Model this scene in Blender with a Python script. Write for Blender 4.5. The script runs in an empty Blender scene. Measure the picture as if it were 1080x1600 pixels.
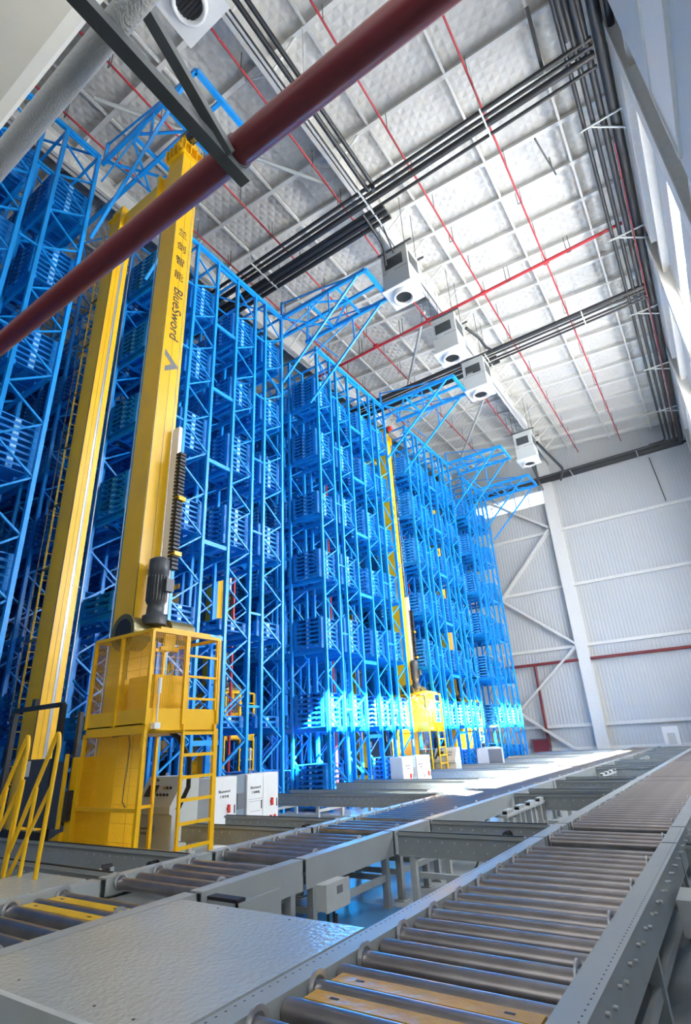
import bpy, math, random
from mathutils import Vector, Matrix
random.seed(7)
SC = bpy.context.scene
COL = SC.collection
# ---------------------------------------------------------------- camera
cam_d = bpy.data.cameras.new('camera')
cam = bpy.data.objects.new('camera', cam_d); COL.objects.link(cam)
def _r(a, ax): return Matrix.Rotation(a, 3, ax)
Rm = _r(math.radians(33.211), 'Z') @ _r(math.radians(113.337), 'X') @ _r(math.radians(-3.096), 'Z')
cam.matrix_world = Matrix.Translation((0, 0, 1.9)) @ Rm.to_4x4()
cam_d.sensor_fit = 'HORIZONTAL'; cam_d.sensor_width = 36.0
cam_d.lens = 36.0 * 834.3 / 1080.0
cam_d.clip_end = 300; cam_d.clip_start = 0.05
SC.camera = cam
# ---------------------------------------------------------------- world, sun, daylight, added fill lights, exposure
SC.view_settings.view_transform = 'Standard'; SC.view_settings.look = 'None'
SC.view_settings.gamma = 1.0; SC.view_settings.use_curve_mapping = False
SC.view_settings.exposure = 0.42
W = bpy.data.worlds.new('sky'); SC.world = W; W.use_nodes = True
bg = W.node_tree.nodes['Background']
bg.inputs[0].default_value = (0.80, 0.90, 1.0, 1); bg.inputs[1].default_value = 2.2
def lamp(name, kind, loc, direc, energy, color=(1, 1, 1), **kw):
    d = bpy.data.lights.new(name, kind); d.energy = energy; d.color = color
    for k, v in kw.items(): setattr(d, k, v)
    o = bpy.data.objects.new(name, d); COL.objects.link(o)
    o.location = loc; o.rotation_euler = Vector(direc).to_track_quat('-Z', 'Y').to_euler()
    return o
SUND = Vector((-1.0, 0.22, -0.955))
lamp('sun', 'SUN', (20, 0, 30), SUND, 300.0, (1.0, 0.95, 0.86), angle=math.radians(0.5))
def window_or_fill_light(name, loc, direc, energy, sx, sy, color=(0.97, 0.985, 1.0)):
    o = lamp(name, 'AREA', loc, direc, energy, color, shape='RECTANGLE', size=sx, size_y=sy)
    if abs(direc[0]) > .9:                       # side windows and side fills: long edge level, along the wall
        z = -Vector(direc).normalized(); y = Vector((0, 1, 0)); y = (y - z * y.dot(z)).normalized(); x = y.cross(z)
        o.rotation_euler = Matrix((x, y, z)).transposed().to_euler()
    return o
window_or_fill_light('daylight_right_upper', (2.52, 21.8, 15.475), (-1, 0, 0), 3000, 1.2, 20.2)
window_or_fill_light('daylight_right_lower', (2.52, 21, 8.475), (-1, 0, 0), 3400, 1.4, 21.8)
window_or_fill_light('fill_behind_camera', (-3, -7.0, 9), (-0.25, 1, 0.1), 250, 8, 8)  # added fill behind the camera; the near wall has no opening
window_or_fill_light('fill_near_high', (1.58, 5.0, 11.0), (-1, 0.1, 0), 270, 1.5, 5.4)  # added fill for the mast and near rack faces, no known source
window_or_fill_light('fill_near_right', (1.56, 1.2, 4.6), (-1, 0.05, 0.5), 260, 1.4, 2.1)  # added fill for the cream beam and near pipes, no known source
# ---------------------------------------------------------------- materials
def mat(name, col, rough=0.5, metal=0.0, spec=0.5, noise=0.0, nscale=8.0, bump=0.0, bscale=40.0, coat=0.0, rvar=0.0):
    m = bpy.data.materials.new(name); m.use_nodes = True
    nt = m.node_tree; b = nt.nodes['Principled BSDF']
    b.inputs['Base Color'].default_value = (*col, 1); b.inputs['Roughness'].default_value = rough
    b.inputs['Metallic'].default_value = metal; b.inputs['Specular IOR Level'].default_value = spec
    b.inputs['Coat Weight'].default_value = coat
    tc = nt.nodes.new('ShaderNodeTexCoord')
    if noise > 0 or rvar > 0:
        n = nt.nodes.new('ShaderNodeTexNoise'); n.inputs['Scale'].default_value = nscale; n.inputs['Detail'].default_value = 4
        nt.links.new(tc.outputs['Object'], n.inputs['Vector'])
        if noise > 0:
            r = nt.nodes.new('ShaderNodeValToRGB')
            r.color_ramp.elements[0].position = .3; r.color_ramp.elements[1].position = .7
            r.color_ramp.elements[0].color = (*[c * (1 - noise) for c in col], 1)
            r.color_ramp.elements[1].color = (*[min(1, c * (1 + noise)) for c in col], 1)
            nt.links.new(n.outputs['Fac'], r.inputs['Fac']); nt.links.new(r.outputs['Color'], b.inputs['Base Color'])
        if rvar > 0:
            mr = nt.nodes.new('ShaderNodeMapRange'); mr.inputs['To Min'].default_value = max(0.02, rough - rvar); mr.inputs['To Max'].default_value = rough + rvar
            nt.links.new(n.outputs['Fac'], mr.inputs['Value']); nt.links.new(mr.outputs['Result'], b.inputs['Roughness'])
    if bump > 0:
        n2 = nt.nodes.new('ShaderNodeTexNoise'); n2.inputs['Scale'].default_value = bscale
        nt.links.new(tc.outputs['Object'], n2.inputs['Vector'])
        bp = nt.nodes.new('ShaderNodeBump'); bp.inputs['Strength'].default_value = bump; bp.inputs['Distance'].default_value = .02
        nt.links.new(n2.outputs['Fac'], bp.inputs['Height']); nt.links.new(bp.outputs['Normal'], b.inputs['Normal'])
    return m
YEL = mat('yellow_paint', (0.88, 0.50, 0.006), .36, spec=.5, noise=.05, nscale=2)
BLU = mat('blue_paint', (0.006, 0.30, 0.80), .34, spec=.5, noise=.06, nscale=3)
BLP = mat('blue_plastic', (0.003, 0.24, 0.70), .45, noise=.06, nscale=5)
BLT = mat('light_blue_tag', (0.35, 0.68, 0.92), .5)
GRP = mat('grey_paint', (0.34, 0.365, 0.36), .38, noise=.05, nscale=3)
GRC = mat('pale_grey_paint', (0.50, 0.52, 0.50), .42, noise=.03)
STL = mat('roller_steel', (0.36, 0.33, 0.32), .30, metal=.85, noise=.28, nscale=2.2, rvar=.10)
ZNC = mat('zinc_steel', (0.62, 0.63, 0.64), .35, metal=.8)
PLT = mat('painted_plate', (0.42, 0.45, 0.44), .17, spec=.6, noise=.05, nscale=1.5, bump=.35, bscale=26, rvar=.06)
WHT = mat('white_panel', (0.78, 0.79, 0.78), .45, noise=.02)
WHS = mat('white_steel', (0.74, 0.73, 0.69), .55, noise=.04)
BLK = mat('black_rubber', (0.018, 0.019, 0.022), .5)
DRK = mat('dark_grey_steel', (0.06, 0.068, 0.07), .45, noise=.1)
INS = mat('black_pipe_lagging', (0.022, 0.023, 0.026), .42, bump=.25, bscale=9)
MOT = mat('motor_grey', (0.06, 0.066, 0.075), .42)
RED = mat('red_paint', (0.42, 0.025, 0.035), .35)
REDB = mat('dark_red_paint', (0.20, 0.028, 0.035), .33, noise=.05)
REDL = mat('red_lamp', (0.75, 0.05, 0.03), .3)
ORG = mat('ochre_paint', (0.60, 0.33, 0.02), .3, noise=.12, nscale=5, bump=.4, bscale=14)
OLV = mat('olive_drum_hoop_shade', (0.18, 0.16, 0.07), .35, metal=.4)
TXT = mat('dark_lettering', (0.035, 0.035, 0.05), .5)
GRT = mat('grey_lettering', (0.16, 0.17, 0.19), .5)
SLV = mat('silver_strip', (0.45, 0.47, 0.52), .3, metal=.4)
CRM = mat('cream_plaster', (0.84, 0.81, 0.68), .7, noise=.02)
LAG = mat('white_pipe_wrap', (0.62, 0.62, 0.59), .65, bump=.25, bscale=90)
COLG = mat('column_grey', (0.50, 0.55, 0.57), .55, noise=.02)
FLR = mat('floor_concrete', (0.40, 0.43, 0.45), .35, noise=.08, nscale=.8, rvar=.08)
GRN = mat('green_sign', (0.02, 0.45, 0.16), .5)
def tint(mname, col, rough, tr):
    m = bpy.data.materials.new(mname); m.use_nodes = True; nt = m.node_tree
    for n in list(nt.nodes): nt.nodes.remove(n)
    o = nt.nodes.new('ShaderNodeOutputMaterial'); mx = nt.nodes.new('ShaderNodeMixShader')
    t = nt.nodes.new('ShaderNodeBsdfTransparent'); g = nt.nodes.new('ShaderNodeBsdfPrincipled')
    g.inputs['Base Color'].default_value = (*col, 1); g.inputs['Roughness'].default_value = rough
    mx.inputs[0].default_value = tr
    nt.links.new(t.outputs[0], mx.inputs[1]); nt.links.new(g.outputs[0], mx.inputs[2]); nt.links.new(mx.outputs[0], o.inputs[0])
    return m
GLS = tint('window_glass', (0.9, 0.95, 1.0), .05, .07)
def ribbed(name, col, axis, pitch, strength, rough=.45):
    m = mat(name, col, rough, noise=.02, nscale=.6); nt = m.node_tree; b = nt.nodes['Principled BSDF']
    tc = nt.nodes.new('ShaderNodeTexCoord'); w = nt.nodes.new('ShaderNodeTexWave')
    w.bands_direction = axis; w.inputs['Scale'].default_value = 0.314 / pitch
    nt.links.new(tc.outputs['Object'], w.inputs['Vector'])
    bp = nt.nodes.new('ShaderNodeBump'); bp.inputs['Strength'].default_value = strength; bp.inputs['Distance'].default_value = .03
    nt.links.new(w.outputs['Fac'], bp.inputs['Height']); nt.links.new(bp.outputs['Normal'], b.inputs['Normal'])
    return m
CLD = ribbed('far_cladding', (0.54, 0.55, 0.545), 'X', .22, .45)
CLR = ribbed('right_cladding', (0.58, 0.59, 0.585), 'Y', .22, .3)
def quilted():
    m = mat('quilted_roof_insulation', (0.64, 0.625, 0.585), .6, noise=.03, nscale=3); nt = m.node_tree; b = nt.nodes['Principled BSDF']
    tc = nt.nodes.new('ShaderNodeTexCoord'); ys = []
    for ang in (45, -45):
        mp = nt.nodes.new('ShaderNodeMapping'); mp.inputs['Rotation'].default_value = (0, 0, math.radians(ang))
        w = nt.nodes.new('ShaderNodeTexWave'); w.bands_direction = 'X'; w.inputs['Scale'].default_value = 1.0
        w.inputs['Distortion'].default_value = 1.2; w.inputs['Detail'].default_value = 1
        nt.links.new(tc.outputs['Object'], mp.inputs['Vector']); nt.links.new(mp.outputs['Vector'], w.inputs['Vector']); ys.append(w)
    mm = nt.nodes.new('ShaderNodeMath'); mm.operation = 'MINIMUM'
    nt.links.new(ys[0].outputs['Fac'], mm.inputs[0]); nt.links.new(ys[1].outputs['Fac'], mm.inputs[1])
    bp = nt.nodes.new('ShaderNodeBump'); bp.inputs['Strength'].default_value = .55; bp.inputs['Distance'].default_value = .05
    nt.links.new(mm.outputs[0], bp.inputs['Height']); nt.links.new(bp.outputs['Normal'], b.inputs['Normal'])
    return m
QLT = quilted()
# ---------------------------------------------------------------- mesh builder
ORIG = {}
def tag(o, label=None, cat=None, group=None, kind=None):
    if label: o['label'] = label
    if cat: o['category'] = cat
    if group: o['group'] = group
    if kind: o['kind'] = kind
    return o
def thing(name, label, cat, loc=(0, 0, 0), group=None):
    o = bpy.data.objects.new(name, None); COL.objects.link(o); o.location = loc; ORIG[o.name] = Vector(loc)
    return tag(o, label, cat, group)
class MB:
    def __init__(s): s.v = []; s.f = []; s.m = []; s.sm = []; s.cur = 0
    def add(s, vs, fs, smooth=False):
        n = len(s.v); s.v += [tuple(v) for v in vs]
        for f in fs: s.f.append([i + n for i in f]); s.m.append(s.cur); s.sm.append(smooth)
        return s
    BF = [(0, 3, 2, 1), (4, 5, 6, 7), (0, 1, 5, 4), (1, 2, 6, 5), (2, 3, 7, 6), (3, 0, 4, 7)]
    def box(s, x0, x1, y0, y1, z0, z1):
        x0, x1 = min(x0, x1), max(x0, x1); y0, y1 = min(y0, y1), max(y0, y1); z0, z1 = min(z0, z1), max(z0, z1)
        return s.add([(x0, y0, z0), (x1, y0, z0), (x1, y1, z0), (x0, y1, z0), (x0, y0, z1), (x1, y0, z1), (x1, y1, z1), (x0, y1, z1)], MB.BF)
    def bar(s, p, q, w, h=None, up=(0, 0, 1)):
        h = h or w; p = Vector(p); q = Vector(q); d = (q - p)
        if d.length < 1e-6: return s
        d.normalize(); u = Vector(up)
        if abs(d.dot(u)) > .98: u = Vector((1, 0, 0))
        a = d.cross(u).normalized(); b = a.cross(d).normalized(); a *= w / 2; b *= h / 2
        return s.add([p - a - b, p + a - b, p + a + b, p - a + b, q - a - b, q + a - b, q + a + b, q - a + b],
                     [(0, 1, 2, 3), (7, 6, 5, 4), (4, 5, 1, 0), (5, 6, 2, 1), (6, 7, 3, 2), (7, 4, 0, 3)])
    def tube(s, pts, r, n=12, cap=True):
        pts = [Vector(p) for p in pts]; rings = []; k = len(s.v); prev = None
        for i, p in enumerate(pts):
            if i == 0: d = pts[1] - p
            elif i == len(pts) - 1: d = p - pts[i - 1]
            else: d = (pts[i + 1] - p).normalized() + (p - pts[i - 1]).normalized()
            d.normalize(); ref = prev if prev is not None else (Vector((0, 0, 1)) if abs(d.z) < .9 else Vector((1, 0, 0)))
            a = (ref - d * ref.dot(d)).normalized(); prev = a; b = d.cross(a)
            rr = r[i] if isinstance(r, (list, tuple)) else r
            rings.append([p + (a * math.cos(2 * math.pi * j / n) + b * math.sin(2 * math.pi * j / n)) * rr for j in range(n)])
        vs = [v for rg in rings for v in rg]; fs = []
        for i in range(len(pts) - 1):
            for j in range(n):
                j2 = (j + 1) % n; fs.append((i * n + j, i * n + j2, (i + 1) * n + j2, (i + 1) * n + j))
        s.add(vs, fs, True)
        if cap:
            s.add(rings[0], [tuple(range(n - 1, -1, -1))]); s.add(rings[-1], [tuple(range(n))])
        return s
    def ring(s, c, axis, ri, ro, t, n=24):   # flat annulus with thickness
        c = Vector(c); ax = Vector(axis).normalized(); a = ax.orthogonal().normalized(); b = ax.cross(a); vs = []
        for z in (-t / 2, t / 2):
            for r in (ri, ro):
                for j in range(n):
                    t0 = 2 * math.pi * j / n; vs.append(c + ax * z + (a * math.cos(t0) + b * math.sin(t0)) * r)
        fs = []
        for j in range(n):
            k = (j + 1) % n
            fs += [(j, k, n + k, n + j), (2 * n + k, 2 * n + j, 3 * n + j, 3 * n + k), (n + j, n + k, 3 * n + k, 3 * n + j), (k, j, 2 * n + j, 2 * n + k)]
        return s.add(vs, fs)
    def prism(s, poly, axis, a0, a1):        # poly of 2D points, extruded on axis 0/1/2
        n = len(poly); vs = []
        for a in (a0, a1):
            for u, w in poly:
                p = [0, 0, 0]; o = [i for i in range(3) if i != axis]; p[axis] = a; p[o[0]] = u; p[o[1]] = w; vs.append(p)
        return s.add(vs, [tuple(range(n)), tuple(range(2 * n - 1, n - 1, -1))] + [(i, n + i, n + (i + 1) % n, (i + 1) % n) for i in range(n)])
    def mesh(s, name, mats, off=(0, 0, 0)):
        off = Vector(off); me = bpy.data.meshes.new(name)
        me.from_pydata([(v[0] - off.x, v[1] - off.y, v[2] - off.z) for v in s.v], [], s.f)
        for m in (mats if isinstance(mats, (list, tuple)) else [mats]): me.materials.append(m)
        me.polygons.foreach_set('material_index', s.m); me.polygons.foreach_set('use_smooth', s.sm); me.update()
        return me
    def build(s, name, mats, parent=None, loc=None):
        off = ORIG.get(parent.name, Vector()) if parent else Vector(loc or (0, 0, 0))
        o = bpy.data.objects.new(name, s.mesh(name, mats, off)); COL.objects.link(o)
        if parent: o.parent = parent; ORIG[o.name] = off
        else: o.location = off; ORIG[o.name] = off
        return o
def copy_tree(o, loc=None, parent=None):
    c = o.copy(); COL.objects.link(c); c.parent = parent
    if loc is not None: c.location = loc
    for ch in list(o.children): copy_tree(ch, None, c)
    return c
def struct(name, mb, m): return tag(mb.build(name, m), kind='structure')
ORD = ['first', 'second', 'third', 'fourth', 'fifth', 'sixth', 'seventh', 'eighth', 'ninth', 'tenth', 'eleventh', 'twelfth']
def text(name, body, size, mt, parent, M, squash=1.0, spacing=1.0):
    c = bpy.data.curves.new(name, 'FONT'); c.body = body; c.size = size; c.extrude = .002
    c.align_x = 'CENTER'; c.align_y = 'CENTER'; c.space_character = spacing
    t = bpy.data.objects.new(name, c); COL.objects.link(t)
    bpy.context.view_layer.update(); dg = bpy.context.evaluated_depsgraph_get()
    me = bpy.data.meshes.new_from_object(t.evaluated_get(dg)); bpy.data.objects.remove(t)
    me.transform(Matrix.Diagonal((squash, 1, 1, 1))); me.transform(M)
    off = ORIG.get(parent.name, Vector()); me.transform(Matrix.Translation(-off))
    me.materials.clear(); me.materials.append(mt)
    o = bpy.data.objects.new(name, me); COL.objects.link(o); o.parent = parent; ORIG[o.name] = off
    return o
def basis(right, up, loc):
    r = Vector(right).normalized(); u = Vector(up).normalized(); n = r.cross(u)
    M = Matrix((r, u, n)).transposed().to_4x4(); M.translation = Vector(loc); return M
# ================================================================= SETTING
YF = 40.0; XW = 2.35; XL = -42.0; YN = -9.0
def zroof(x): return 21.5 + .17 - .085 * x - .0
m = MB().box(XL, XW + .3, YN, YF + .3, -.2, 0); struct('floor', m, FLR)
m = MB().prism([(XL, zroof(XL)), (XW + .3, zroof(XW + .3)), (XW + .3, zroof(XW + .3) + .2), (XL, zroof(XL) + .2)], 1, YN, YF + .3)
struct('ceiling', m, QLT)
# far wall with a high ribbon window left of the main column
m = MB(); zt = 26
m.box(-7.4, XW + .3, YF, YF + .25, 0, 25.4); m.box(XL, -7.4, YF, YF + .25, 0, 18.0); m.box(XL, -7.4, YF, YF + .25, 19.15, 25.4)
struct('wall_far', m, CLD)
m = MB().box(XL, -7.4, YF + .10, YF + .12, 18.0, 19.15); wn = struct('window_1', m, GLS)
f = MB()
for x in range(int(XL), -7, 3): f.box(x - .03, x + .03, YF + .02, YF + .2, 18.01, 19.14)
f.box(XL + .01, -7.41, YF + .02, YF + .2, 18.004, 18.05); f.box(XL + .01, -7.41, YF + .02, YF + .2, 19.1, 19.146)
f.build('window_frame', WHT, wn)
m = MB().box(XL - .2, XL, YN, YF, 0, 25.4); struct('wall_left', m, CLR)
struct('wall_near', MB().box(XL, XW + .3, YN - .25, YN, 0, 25.4), CLD)
# right wall with two ribbon windows that let the sun in
WIN = [(14.85, 16.1, 11.6, 32.0), (7.75, 9.2, 10.0, 32.0)]
m = MB(); x0, x1 = XW, XW + .12
m.box(x0, x1, YN, YF, 0, 7.75); m.box(x0, x1, YN, YF, 9.2, 14.85); m.box(x0, x1, YN, YF, 16.1, 21.6)
m.box(x0, x1, YN, 10, 7.75, 9.2); m.box(x0, x1, YN, 11.6, 14.85, 16.1); m.box(x0, x1, 32, YF, 7.75, 9.2); m.box(x0, x1, 32, YF, 14.85, 16.1)
struct('wall_right', m, CLR)
for i, (a, b, ya, yb) in enumerate(WIN):
    wn = struct('window_%d' % (i + 2), MB().box(x0 + .06, x0 + .07, ya + .01, yb - .01, a + .01, b - .01), GLS)
    f = MB(); y = ya
    while y < yb: f.box(x0 + .03, x0 + .1, y - .025, y + .025, a + .01, b - .01); y += 2.5
    f.box(x0 + .02, x0 + .1, ya + .01, yb - .01, a + .004, a + .045); f.box(x0 + .02, x0 + .1, ya + .01, yb - .01, b - .045, b - .004)
    f.build('window_frame', WHT, wn)
TR = [0]
def trim(mb, m):
    TR[0] += 1; return struct('trim_%d' % TR[0], mb, m)
# purlins across the roof, tie bars, girder
m = MB(); y = 5.6 - 1.78 * 7
while y < YF - .2:
    for xa, xb in ((XL, XW),):
        za, zb = zroof(xa), zroof(xb)
        m.add([(xa, y - .04, za - .25), (xb, y - .04, zb - .25), (xb, y + .04, zb - .25), (xa, y + .04, za - .25),
               (xa, y - .04, za), (xb, y - .04, zb), (xb, y + .04, zb), (xa, y + .04, za)], MB.BF)
        m.bar((xa, y - .06, za - .24), (xb, y - .06, zb - .24), .11, .02)
    y += 1.78
trim(m, WHS)
for x in (.35, -2.35, -5.27, -9.8, -12.7, -15.6, -18.5):
    m = MB().bar((x, YN, zroof(x) - .18), (x, YF, zroof(x) - .18), .08, .10); trim(m, WHS)
# main girder (I section) with knee braces, along the length of the hall
def girder(x, w=.34, d=1.0):
    zc = zroof(x) - .1; g = MB()
    g.box(x - w / 2, x + w / 2, YN, YF, zc - d, zc - d + .03); g.box(x - .02, x + .02, YN, YF, zc - d, zc); g.box(x - w / 2, x + w / 2, YN, YF, zc - .03, zc)
    trim(g, WHS); k = MB(); y = 5.6 - 1.78 * 3
    while y < YF - 1:
        k.bar((x + .05, y, zc - d + .05), (x + 1.15, y, zc - .12), .07, .05)
        k.bar((x - .05, y, zc - d + .05), (x - 1.15, y, zc - .0), .07, .05); y += 1.78
    trim(k, WHS)
girder(-6.75); girder(-15.0)
# sloping roof braces seen between the girder and the racks
m = MB()
for a, b in (((-7.2, 18.8, 20.6), (-11.5, 24.5, 20.2)), ((-7.2, 27, 20.6), (-11.5, 33, 20.2)), ((-7.2, 11, 20.6), (-11.5, 4.5, 20.8))): m.tube([a, b], .07, 8)
trim(m, GRC)
# far wall: columns, girts, diagonal braces, sill
m = MB()
for xc in (-7.37, -15.6, -23.6):
    m.box(xc - .38, xc + .38, YF - .62, YF - .59, 0, 21.6 - .085 * xc); m.box(xc - .38, xc + .38, YF - .03, YF, 0, 21); m.box(xc - .02, xc + .02, YF - .6, YF, 0, 21)
trim(m, WHS)
m = MB()
for z in (2.2, 7.2, 11.4, 15.6): m.box(-22, XW, YF - .22, YF - .0, z - .1, z + .1)
m.box(-22, XW, YF - .12, YF, .0, .9); trim(m, WHS)
m = MB()
for a, b in (((-12.3, 11.1), (-7.9, 15.7)), ((-12.3, 11.1), (-7.7, 7.3)), ((-7.8, 7.1), (-12.4, 3.2)), ((-12.4, 3.2), (-9.0, .7)), ((-12.3, 19.3), (-7.9, 15.9))):
    for dy in (.25, .55): m.bar((a[0], YF - dy, a[1]), (b[0], YF - dy, b[1]), .14, .10, (0, 1, 0))
    n = 8
    for i in range(n):
        t = (i + .5) / n; x = a[0] + (b[0] - a[0]) * t; z = a[1] + (b[1] - a[1]) * t
        m.bar((x, YF - .25, z), (x, YF - .55, z), .05)
trim(m, WHS)
# right wall: columns between the windows, girts, beams
for i, y in enumerate((11.0, 19.2, 27.4, 35.6)):
    m = MB().box(XW - .42, XW - .39, y, y + .5, 0, 21.4); m.box(XW - .03, XW, y, y + .5, 0, 21.4); m.box(XW - .42, XW, y + .235, y + .265, 0, 21.4)
    trim(m, WHS)
m = MB()
for z in (17.6, 12.2, 5.8):
    m.box(XW - .25, XW, 9, YF, z - .12, z + .12)
trim(m, WHS)
m = MB()
for y in (11.5, 19.7, 27.9): m.box(XW - .36, XW - .05, y, y + 7.1, 18.3, 21.0)
trim(m, WHS)
m = MB().box(1.62, XW, -2, 8.05, 0, 21.4); trim(m, COLG)
m = MB().box(1.45, 1.62, -2, 5.98, 14.6, 21.4); trim(m, COLG)
for i, (ya, yb, a, b) in enumerate(((2.2, 7.8, 10.2, 11.8), (.1, 2.3, 3.8, 5.4))):  # made-up blank panes and frames, added to go with the near fill lights
    wn = struct('window_%d' % (i + 4), MB().box(1.60, 1.618, ya, yb, a, b), WHT)
    f = MB().box(1.57, 1.62, ya - .05, yb + .05, b, b + .05); f.box(1.57, 1.62, ya - .05, yb + .05, a - .05, a); f.box(1.57, 1.62, ya - .05, ya, a, b); f.box(1.57, 1.62, yb, yb + .05, a, b); f.build('window_frame', GRC, wn)
# ================================================================= RACKS
PER = 7.9; BY0 = 6.9; ROWS = (0, 1.39, 3.25, 4.71); RW = 1.01; XR = -10.8; BAY = 1.5; ZT = 17.5
LEV = [0.10, 2.4, 4.9, 7.4, 9.9, 12.4, 14.9]
NB = 15
def rot_up():
    m = MB()
    for y in (0, RW): m.box(-.05, .05, y - .05 if y else 0, y if y else .05, 0, ZT) if False else None
    return m
def upright_mesh(y):   # perforated post with lips
    m = MB().box(-.055, .055, y - .045, y - .033, 0, ZT).box(-.055, .055, y + .033, y + .045, 0, ZT).box(.04, .055, y - .045, y + .045, 0, ZT)
    m.box(-.055, -.045, y - .045, y - .02, 0, ZT).box(-.055, -.045, y + .02, y + .045, 0, ZT).box(-.09, .09, y - .08, y + .08, 0, .012)
    return m
def lattice():
    m = MB(); z = .15; a, b = .06, RW - .06
    m.bar((0, a, .12), (0, b, .12), .04, .05)
    k = 0
    while z + 1.3 < ZT:
        m.bar((0, a, z), (0, b, z + .65), .04, .045, (1, 0, 0)); m.bar((0, b, z + .65), (0, a, z + 1.3), .04, .045, (1, 0, 0)); z += 1.3; k += 1
    m.bar((0, a, ZT - .05), (0, b, ZT - .05), .04, .06)
    return m
def frame_mesh():
    m = MB()
    for y in (.045, RW - .045): m.box(-.05, .05, y - .045, y + .045, 0, ZT)
    l = lattice(); m.add(l.v, l.f); return m
lat_me = lattice().mesh('upright_frame', BLU); up0 = upright_mesh(.045).mesh('upright', BLU); up1 = upright_mesh(RW - .045).mesh('upright', BLU)
frm_me = frame_mesh().mesh('upright_frame', BLU)
def link(name, me, parent=None, loc=(0, 0, 0)):
    o = bpy.data.objects.new(name, me); COL.objects.link(o); o.parent = parent; o.location = loc; return o
RACKN = ['nearest blue pallet rack block, left of the twin yellow masts at the picture edge',
         'blue pallet rack block just right of the tall lettered yellow mast',
         'blue pallet rack block in the middle, between second and third crane aisles',
         'blue pallet rack block right of the distant yellow mast',
         'furthest blue pallet rack block, nearest the white end wall']
blocks = []
for bi in range(5):
    y0 = BY0 + PER * (bi - 1)
    rows = ROWS if bi < 4 else ROWS[:3]
    if bi == 0: rows = ROWS[1:]
    t = thing('pallet_rack', RACKN[bi], 'pallet rack', (XR, y0, 0), 'blue pallet rack blocks')
    blocks.append((t, y0, rows))
    for r in rows:
        for j in range(NB + 1):
            xx = -BAY * j
            if j == 0:
                fr = link('upright_frame', lat_me, t, (xx, r, 0)); link('upright', up0, fr); link('upright', up1, fr)
            else: link('upright_frame', frm_me, t, (xx, r, 0))
    for r in rows:
        for z in LEV[1:]:
            for yy in (y0 + r + .13, y0 + r + RW - .13): MB().box(XR - NB * BAY, XR - .06, yy - .03, yy + .03, z - .13, z - .01).build('shelf_beam', BLU, t)
    ye = y0 + rows[-1] + RW; ys = y0 + rows[0]
    m = MB(); m.box(XR - .05, XR + .05, ys, ye, ZT, ZT + .14)
    for j in (2, 4, 6, 8): m.box(XR - BAY * j - .04, XR - BAY * j + .04, ys, ye, ZT, ZT + .1)
    for r in rows:
        for yy in (y0 + r + .05, y0 + r + RW - .05): m.box(XR - NB * BAY, XR, yy - .03, yy + .03, ZT, ZT + .08)
    m.build('top_frame', BLU, t)
    m = MB()
    for a, b in ((0, 2), (2, 4), (4, 6)):
        m.bar((XR - BAY * a, ys, ZT + .1), (XR - BAY * b, ye, ZT + .1), .05); m.bar((XR - BAY * a, ye, ZT + .12), (XR - BAY * b, ys, ZT + .12), .05)
    m.build('top_braces', BLU, t)
    for i in range(len(rows) - 1):
        ya, yb = y0 + rows[i] + RW, y0 + rows[i + 1]
        if yb - ya > .6:
            z = 2.0
            while z < ZT: MB().box(XR - .03, XR + .03, ya, yb, z, z + .12).build('row_spacer', BLU, t); z += 2.55
            z = 1.0; m = MB()
            while z < ZT - 3:                        # back bracing in the wide gap, deep inside
                m.bar((XR - 3, ya, z), (XR - 3, yb, z + 2.4), .035); m.bar((XR - 3, yb, z), (XR - 3, ya, z + 2.4), .035); z += 2.4
            m.build('gap_bracing', BLU, t)
        else:
            z = 2.9
            while z < ZT: MB().box(XR - .03, XR + .03, ya, yb, z, z + .06).build('row_spacer', BLU, t); z += 2.55
    # thin cross wires and braces along the depth of each outer row
    for r in rows:
        yy = y0 + r + .5
        for k in range(0, 6, 2):
            m = MB()
            for j in range(0, NB, 3):
                m.bar((XR - BAY * j, yy, 2.4 + 2.5 * k), (XR - BAY * (j + 3), yy, 4.9 + 2.5 * k), .03)
            m.build('depth_bracing', BLU, t)
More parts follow.
